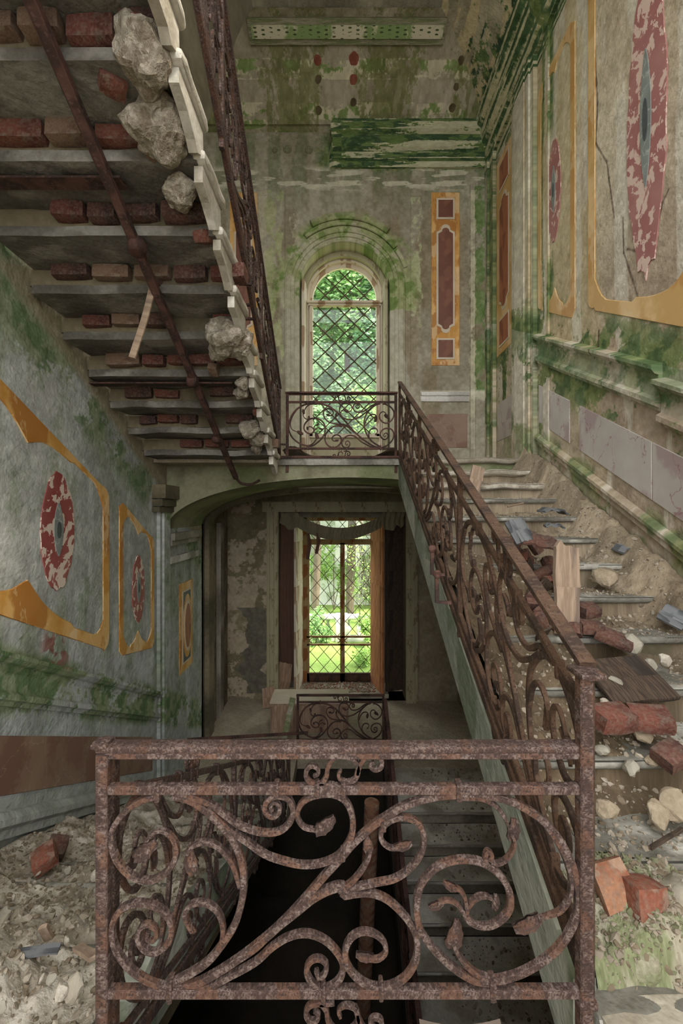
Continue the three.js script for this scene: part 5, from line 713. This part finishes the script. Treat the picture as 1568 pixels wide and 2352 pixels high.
const hR = (x, D) => { // debris on the right flight: a talus along the wall, a heap against the railing, dust elsewhere
  const wall = ss(1.75 + 0.25 * ss(2.2, 4.5, D) + 0.2 * (vn(D * 3, 1, 5) - 0.5), 2.3, x) * ss(1.9, 2.6, D), heap = ss(1.75, 1.0, x + 0.5 * (vn(x * 3, D * 3, 9) - 0.5)) * ss(3.9, 3.3, D) * ss(1.7, 2.0, D), low = ss(1.98, 1.6, D), dust = 0.25 + 0.5 * ss(0.42, 0.62, vn(x * 2.4, D * 2.4, 4)) * ss(4.7, 4.2, D);
  const S = stepsR(D), Ln = lineR(D); const c = Math.max(wall, heap * 0.95, dust * 0.55);
  let h = mixn(S - 0.012, Math.max(S - 0.01, Ln - 0.06 + 0.2 * wall * ss(2.0, 2.35, x) + 0.1 * heap), c) + (c > 0.2 ? rough3(x, D, 0.11) * c : rough3(x, D, 0.02)) - 0.02;
  if (low > 0) { const t = clamp((D - 1.27) / 0.33), hh = NH(12) + 0.02 + 0.13 * t * t + rough3(x, D, 0.09) + 0.09 * Math.exp(-((x - 1.1) ** 2 / 0.02 + (D - 1.42) ** 2 / 0.012)); if (D < 1.59) h = mixn(NH(12) - 0.03, hh, ss(1.285, 1.345, D + 0.03 * (vn(x * 14, 3, 1) - 0.5))); }
  return h; };
{ const t = thing('rubble_heap', 'pale plaster dust and rubble drifted over the right-hand steps and along the wall', 'rubble'); const heapTone = (x, D) => { const k = ss(3.9, 2.9, D + 1.2 * (vn(x * 3, D * 3, 7) - 0.5)) * (0.55 + 0.45 * ss(2.3, 1.6, x)); return [mixn(1, 0.42, k), mixn(1, 0.37, k), mixn(1, 0.31, k)]; };   // darker towards the lower steps and the railing side
  const g = field(0.8, XR - 0.01, 1.62, 5.2, 110, 260, hR, heapTone), dm = M.debris.clone(); dm.vertexColors = true; const m = mesh('debris', g, dm, t); m.userData.kind = 'stuff';
  const m2 = mesh('mossy_debris', field(0.8, XR - 0.01, 1.285, 1.61, 140, 40, hR), M.moss, t); m2.userData.kind = 'stuff'; }
const hLf = (x, D) => { const S = stepsL(D), Ln = lineL(D); const c = 0.55 + 0.45 * ss(0.35, 0.6, vn(x * 2.2, D * 2.2, 8)), wall = ss(-1.6, -2.1, x); const near = ss(1.75, 1.5, D); return mixn(S, Math.max(S, Ln + 0.02), c) + rough3(x, D, 0.1) * (0.5 + 0.8 * c) - 0.05 + 0.1 * wall - 0.02 * near; };
{ const t = thing('rubble_heap', 'fine grey plaster rubble covering the left landing and the steps below it', 'rubble'); const m = mesh('debris', field(XL + 0.01, -0.78, 0.95, 4.6, 90, 240, hLf), M.debrisPale, t); m.userData.kind = 'stuff'; }
{ const t = thing('rubble_heap', 'small rubble crumbs along the edge of the arched window landing', 'rubble'); const m = mesh('debris', field(-0.75, 0.85, 5.3, 6.6, 60, 40, (x, D) => hU - 0.02 + rough3(x, D, 0.06) + 0.14 * Math.exp(-((x + 0.62) ** 2) / 0.03) * ss(6.2, 5.4, D) + 0.12 * Math.exp(-((x - 0.66) ** 2) / 0.04) * ss(6.4, 5.5, D)), M.debrisPale, t); m.userData.kind = 'stuff';
  const q = thing('rubble_heap', 'dust and fallen plaster on the floor of the garden room', 'rubble'); const n = mesh('debris', field(XL + 0.02, XR - 0.06, 6.44, 8.3, 90, 50, (x, D) => hG - 0.03 + rough3(x, D, 0.05) + 0.1 * ss(-1.3, -2.2, x)), M.dirt, q); n.userData.kind = 'stuff'; }
// pebbles and crumbs, too many to count
const peb = [0, 1, 2].map((i) => stoneGeo(1, 200 + i, 0.7, 0));
function crumbs(label, n, put, mats, pr) { const t = thing('rubble_crumbs', label, 'rubble'); mats.forEach((mat, k) => { const im = new THREE.InstancedMesh(peb[k % 3], mat, n), m = M4(), q = new THREE.Quaternion(), e = new THREE.Euler(), s = new THREE.Vector3(); for (let i = 0; i < n; i++) { const [v, r] = put(pr); e.set(pr() * 6, pr() * 6, pr() * 6); m.compose(v, q.setFromEuler(e), s.set(r * (0.7 + 0.8 * pr()), r * (0.6 + 0.5 * pr()), r)); im.setMatrixAt(i, m); } shadow(im); im.name = partName('crumbs', t); im.userData.kind = 'stuff'; t.add(im); }); }
crumbs('scattered crumbs of plaster and brick on the right-hand steps', 1500, (pr) => { const D = 1.62 + 3.3 * Math.pow(pr(), 1.3), x = 0.85 + 1.45 * pr(); return [new THREE.Vector3(x, EY + Math.max(hR(x, D), stepsR(D)) + 0.002, -D), 0.004 + 0.014 * pr() ** 4]; }, [M.crumbA, M.crumbB, M.crumbC], rng(61));
crumbs('scattered grit on the left landing and its steps', 2200, (pr) => { const D = 1.2 + 2.4 * pr(), x = -2.15 + 1.35 * pr(); return [new THREE.Vector3(x, EY + hLf(x, D) + 0.002, -D), 0.004 + 0.012 * pr() ** 3]; }, [M.crumbA, M.crumbC, M.crumbB], rng(62));
crumbs('mossy grit piled on the lowest right-hand step', 1300, (pr) => { const D = 1.29 + 0.3 * pr(), x = 0.82 + 1.45 * pr(); return [new THREE.Vector3(x, EY + hR(x, D), -D), 0.003 + 0.012 * pr() ** 3]; }, [M.crumbB, M.crumbMoss, M.crumbA], rng(63));
crumbs('dark grit and fragments on the lower flight treads', 250, (pr) => { const k = Math.floor(pr() * 8), D = LD(k) + 0.3 * pr(), x = 1.2 + 1.0 * pr(); return [new THREE.Vector3(x, EY + LH(k) + 0.01, -D), 0.006 + 0.02 * pr() ** 4]; }, [M.crumbA, M.crumbB, M.crumbC], rng(64));
crumbs('leaf litter and grit on the garden door sill', 260, (pr) => [new THREE.Vector3(-0.8 + 1.5 * pr(), EY + hG + 0.105, -8.45 - 0.5 * pr()), 0.008 + 0.02 * pr() ** 2], [M.crumbA, M.crumbRed, M.crumbB], rng(65));
// where a pixel's ray meets the right flight's nosing line (lift above it) or the left one's
const onR = (px, py, lift = 0) => { const D = (-2.178 + lift) / ((1176 - py) / F - SL); return at(px, py, D); };
const onL = (px, py, lift = 0) => { const k = QR / GO, D = (hL + k * 1.6 + lift) / ((1176 - py) / F + k); return at(px, py, D); };
function put(name, label, cat, p, rot, parts, group) { const o = thing(name, label, cat, group, p); o.rotation.set(...rot); for (const [n, g, m] of parts) mesh(n, g, m, o); return o; }
function single(name, label, cat, p, rot, g, m, group) { const o = mesh(name, g, m); tag(o, label, cat, group); o.position.set(...p); o.rotation.set(...rot); return o; }
const plankGeo = (w, h, d, seed) => { const g = new THREE.BoxGeometry(w, h, d, 5, 12, 1), p = g.attributes.position; for (let i = 0; i < p.count; i++) { const x = p.getX(i), y = p.getY(i); if (Math.abs(y) > h * 0.49) p.setY(i, y + 0.07 * h * (vn(x * 60, seed, y) - 0.5) * 2); p.setX(i, x + 0.08 * w * (vn(y * 14, seed + 3, Math.sign(x)) - 0.5)); p.setZ(i, p.getZ(i) + 0.006 * (vn(y * 20, x * 30, seed) - 0.5)); } g.computeVertexNormals(); return tri(toCreasedNormals(g, 0.5)); };
const tileGeo = (w, l, th, curve = 0.25) => { const g = new THREE.BoxGeometry(w, th, l, 10, 1, 3), p = g.attributes.position; for (let i = 0; i < p.count; i++) { const x = p.getX(i) / w * 2; p.setY(i, p.getY(i) + curve * w * (1 - x * x) * 0.5 + (Math.abs(Math.abs(x) - 0.5) < 0.15 ? th * 0.8 : 0)); p.setZ(i, p.getZ(i) + 0.08 * l * (vn(x * 5, p.getZ(i) * 9, w * 50) - 0.5)); } g.computeVertexNormals(); return tri(toCreasedNormals(g, 0.5)); };
single('plank', 'pale weathered plank standing upright in the rubble of the right flight', 'plank', [...at(1301, 1348, 2.62)], [-0.12, 0.12, -0.05], plankGeo(0.155, 0.54, 0.03, 4), M.woodPale);
single('plank', 'short broken board propped on the upper steps behind the handrail', 'plank', [...at(1092, 1102, 4.25)], [-0.25, 0.1, -0.28], plankGeo(0.13, 0.29, 0.03, 9), M.woodPale);
single('board', 'wide charred dark board lying across the steps beside the handrail end', 'board', onR(1440, 1560, 0.05), [0.42, 0.08, 0.04], chunk(0.36, 0.03, 0.3, { amp: 0.004, r: 0.008, seg: 10, seed: 5 }), M.woodDark);
single('roof_tile', 'upright blue-grey ridged roof tile caught against the handrail', 'tile', at(1194, 1222, 3.1), [0.9, 0.2, 0.05], tileGeo(0.15, 0.2, 0.014, 0.3), M.slate);
single('roof_tile', 'broad broken brown tile shard beside the blue-grey ridged one', 'tile', at(1240, 1246, 3.05), [0.55, -0.3, -0.12], tileGeo(0.26, 0.16, 0.016, 0.1), M.brick[3]);
single('roof_tile', 'flat dark tile lying on the edge of the fifth step', 'tile', at(1268, 1177, 3.62), [0.1, 0.15, -0.1], tileGeo(0.22, 0.12, 0.016, 0.2), M.slate);
single('roof_tile', 'small dark flat tile just below the fifth step', 'tile', at(1272, 1210, 3.25), [0.15, -0.2, -0.05], tileGeo(0.14, 0.08, 0.015, 0.15), M.slate);
single('roof_tile', 'light grey tile fragment alone on the right wall talus', 'tile', onR(1436, 1258, 0.1), [0.3, 0.35, 0.22], tileGeo(0.17, 0.1, 0.016, 0.15), M.slate);
single('roof_tile', 'dark ridged tile at the right edge of the picture', 'tile', onR(1548, 1418, 0.08), [0.5, 0.6, 0.3], tileGeo(0.14, 0.14, 0.016, 0.3), M.slate);
single('roof_tile', 'tiny black tile scrap near the right edge above the ridged tile', 'tile', onR(1506, 1334, 0.04), [0.2, 0.5, 0.2], tileGeo(0.09, 0.07, 0.014, 0.2), M.slate);
single('wood_splinter', 'thin upright wood splinter on the talus by the wall', 'splinter', onR(1376, 1172, 0.06), [0.2, 0.2, 0.2], plankGeo(0.045, 0.13, 0.02, 2), M.woodDark);
single('wood_splinter', 'loose lath lying flat on the fourth step', 'splinter', onR(1182, 1160, 0.06), [1.4, 0.3, 0.9], plankGeo(0.035, 0.32, 0.014, 6), M.woodPale);
const brk = (label, p, rot, m, s = [0.22, 0.07, 0.11], seed = 1) => single('brick', label, 'brick', p, rot, chunk(...s, { amp: 0.008, r: 0.012, seed }), M.brick[m]);
brk('red brick lying left of its neighbour under the charred board', at(1404, 1648, 1.98), [0.25, 0.2, -0.08], 1, [0.19, 0.09, 0.12], 3);
brk('red brick lying right of its neighbour under the charred board', at(1490, 1650, 1.99), [0.2, -0.3, 0.1], 1, [0.17, 0.09, 0.12], 4);
brk('orange brick end sticking out of the rubble below the slate tread', at(1482, 2092, 1.43), [-0.25, 0.15, -0.1], 0, [0.115, 0.18, 0.09], 5);
brk('flat reddish brick beside the lower post in the mossy rubble', at(1405, 2030, 1.49), [0.9, 0.2, 0.1], 2, [0.13, 0.06, 0.14], 6);
brk('dark red brick half in shadow at the right edge', at(1540, 1735, 1.85), [0.3, 0.3, 0.25], 3, [0.13, 0.07, 0.11], 7);
brk('brick just right of the pale upright plank, upper of two', onR(1352, 1402, 0.05), [0.2, 0.1, 0.05], 3, [0.12, 0.08, 0.11], 8);
brk('brick just right of the pale upright plank, lower of two', onR(1356, 1440, 0.08), [0.1, -0.2, 0], 3, [0.13, 0.07, 0.11], 9);
brk('flat brown brick among stones below the upright plank', onR(1408, 1466, 0.07), [0.3, -0.5, -0.2], 3, [0.2, 0.05, 0.12], 10);
brk('small red brick end at the top step corner by the wall', at(1227, 1052, 5.2), [0, 0.3, 0.2], 0, [0.1, 0.11, 0.1], 11);
brk('brick half sunk behind the left railing post rubble', onL(103, 1972, 0.08), [0.2, 0.7, 0.2], 0, [0.12, 0.08, 0.14], 12);
brk('dark brick tucked behind the other on the left rubble', onL(130, 1948, 0.08), [0.3, 0.2, -0.3], 3, [0.12, 0.07, 0.13], 13);
const ORD = ['first', 'second', 'third', 'fourth', 'fifth', 'sixth', 'seventh', 'eighth', 'ninth', 'tenth', 'eleventh', 'twelfth', 'thirteenth', 'fourteenth', 'fifteenth', 'sixteenth', 'seventeenth', 'eighteenth', 'nineteenth', 'twentieth', 'twenty-first', 'twenty-second', 'twenty-third', 'twenty-fourth'];
{ const pr = rng(404); // bricks and tiles piled between handrail and plank
  for (let i = 0; i < 24; i++) { const px = 1150 + 96 * pr() + i * 4.2, py = 1238 + i * 9.5; const tile = i % 4 === 3; single(tile ? 'tile_shard' : 'brick', ORD[i] + (tile ? ' piece, a dark tile shard,' : ' piece, a broken brick,') + ' from the top of the pile behind the handrail', tile ? 'tile' : 'brick', onR(px, py, 0.02 + 0.07 * pr()), [pr() * 1.4, pr() * 3, pr() * 1.2], chunk(0.08 + 0.08 * pr(), tile ? 0.02 : 0.05 + 0.02 * pr(), 0.07 + 0.03 * pr(), { amp: 0.01, r: 0.012, seed: 500 + i }), tile ? M.woodDark : M.brick[[3, 1, 3, 0][i % 4]], 'bricks piled by the handrail'); } }
const st = (label, px, py, r, lift, m, right = true, flat = 0.7, D) => single('stone', label, 'stone', D ? at(px, py, D) : (right ? onR : onL)(px, py, lift), [R(), R() * 3, R() * 0.6], stoneGeo(r, px + py, flat, 2), m);
st('angular pale slab of stone at the right edge above the slate tread', 1548, 1842, 0.065, 0.03, M.debris, true, 0.45);
st('smaller pale stone under the angular slab at the right edge', 1510, 1868, 0.045, 0.02, M.debris, true, 0.55);
st('rounded whitish lump beside the tall post above the slate tread', 1392, 1858, 0.042, 0.02, M.debris);
st('pale stone near the foot of the pale upright plank', 1448, 1480, 0.07, 0.04, M.plaster);
st('brown stone right of the plank top', 1386, 1325, 0.1, 0.03, M.debris, true, 0.6);
st('large mossy mortar lump under the orange brick end', 1462, 2200, 0.1, 0, M.moss, true, 0.9, 1.4);
st('square grey stone to the right of the orange brick end', 1552, 2075, 0.08, 0, M.stone, true, 0.9, 1.47);
{ const pr = rng(808), pts = Array.from({ length: 20 }, () => [1375 + 190 * pr(), 1445 + 330 * pr(), pr()]).sort((a, b) => a[1] - b[1]); pts.forEach(([px, py, z], i) => single('stone', ORD[i] + ' loose stone from the top among those below the upright plank', 'stone', onR(px, py, 0.02 + 0.02 * z), [pr(), pr() * 3, pr()], stoneGeo(0.022 + 0.028 * z ** 1.5, i + 900, 0.6, 1), [M.debris, M.plaster, M.debrisPale][i % 3], 'loose stones on the right-hand steps'));
  const q = Array.from({ length: 20 }, () => [225 * pr(), 1975 + 350 * pr(), pr()]).sort((a, b) => a[1] - b[1]); q.forEach(([px, py, z], i) => single('plaster_chip', ORD[i] + ' loose chip of plaster from the top on the left landing rubble', 'plaster chip', onL(px, py, 0.02), [pr(), pr() * 3, pr()], stoneGeo(0.012 + 0.02 * z ** 1.5, i + 1500, 0.5, 1), [M.debrisPale, M.plaster, M.stone][i % 3], 'plaster chips on the left landing')); }
single('wood_scrap', 'small pale rectangular wood scrap standing in the left rubble', 'wood scrap', onL(105, 2140, 0.06), [0.3, 0.3, 0.1], plankGeo(0.03, 0.075, 0.014, 21), M.woodPale);
single('slate_shard', 'long thin slate shard lying on the left rubble', 'slate shard', onL(88, 2184, 0.05), [0.1, 0.2, -0.12], plankGeo(0.13, 0.012, 0.03, 23), M.slate);
single('wood_scrap', 'whitish broken lath beside the left railing post', 'wood scrap', onL(196, 2186, 0.06), [1.3, 0.2, -0.9], plankGeo(0.03, 0.14, 0.014, 25), M.woodPale);
single('wood_scrap', 'dark lath lying on the slate tread at the right edge', 'wood scrap', onR(1530, 1925, 0.03), [1.3, 0, 1.0], plankGeo(0.012, 0.28, 0.012, 26), M.woodDark);
single('stone_slab', 'worn pale stone block at the bottom right corner below the mossy rubble', 'stone slab', [1.32, EY + NH(12) - 0.035, -1.25], [0, 0, 0], chunk(1.1, 0.075, 0.1, { amp: 0.007, r: 0.015, seg: 16, seed: 31 }), M.stone);
single('sheet_offcut', 'curved rusty sheet propped behind the bottom of the front railing', 'metal sheet', [0.42, EY - 1.36, -1.09], [0.3, 0, 0], tri(new THREE.CylinderGeometry(0.3, 0.3, 0.5, 24, 4, true, -0.5, 1.0).rotateX(Math.PI / 2).rotateY(0).translate(0, -0.28, 0)), new THREE.MeshStandardMaterial({ color: 0x8a7a6c, roughness: 0.7, side: THREE.DoubleSide }));
single('clay_pipe', 'broken orange clay pipe standing in the dark well by the lower railing', 'pipe', [0.31, EY + hB + 1.27, -5.0], [0.02, 0, -0.04], tri(new THREE.CylinderGeometry(0.09, 0.09, 2.55, 14, 3)), M.brick[2]);

renderer.render(scene, camera);
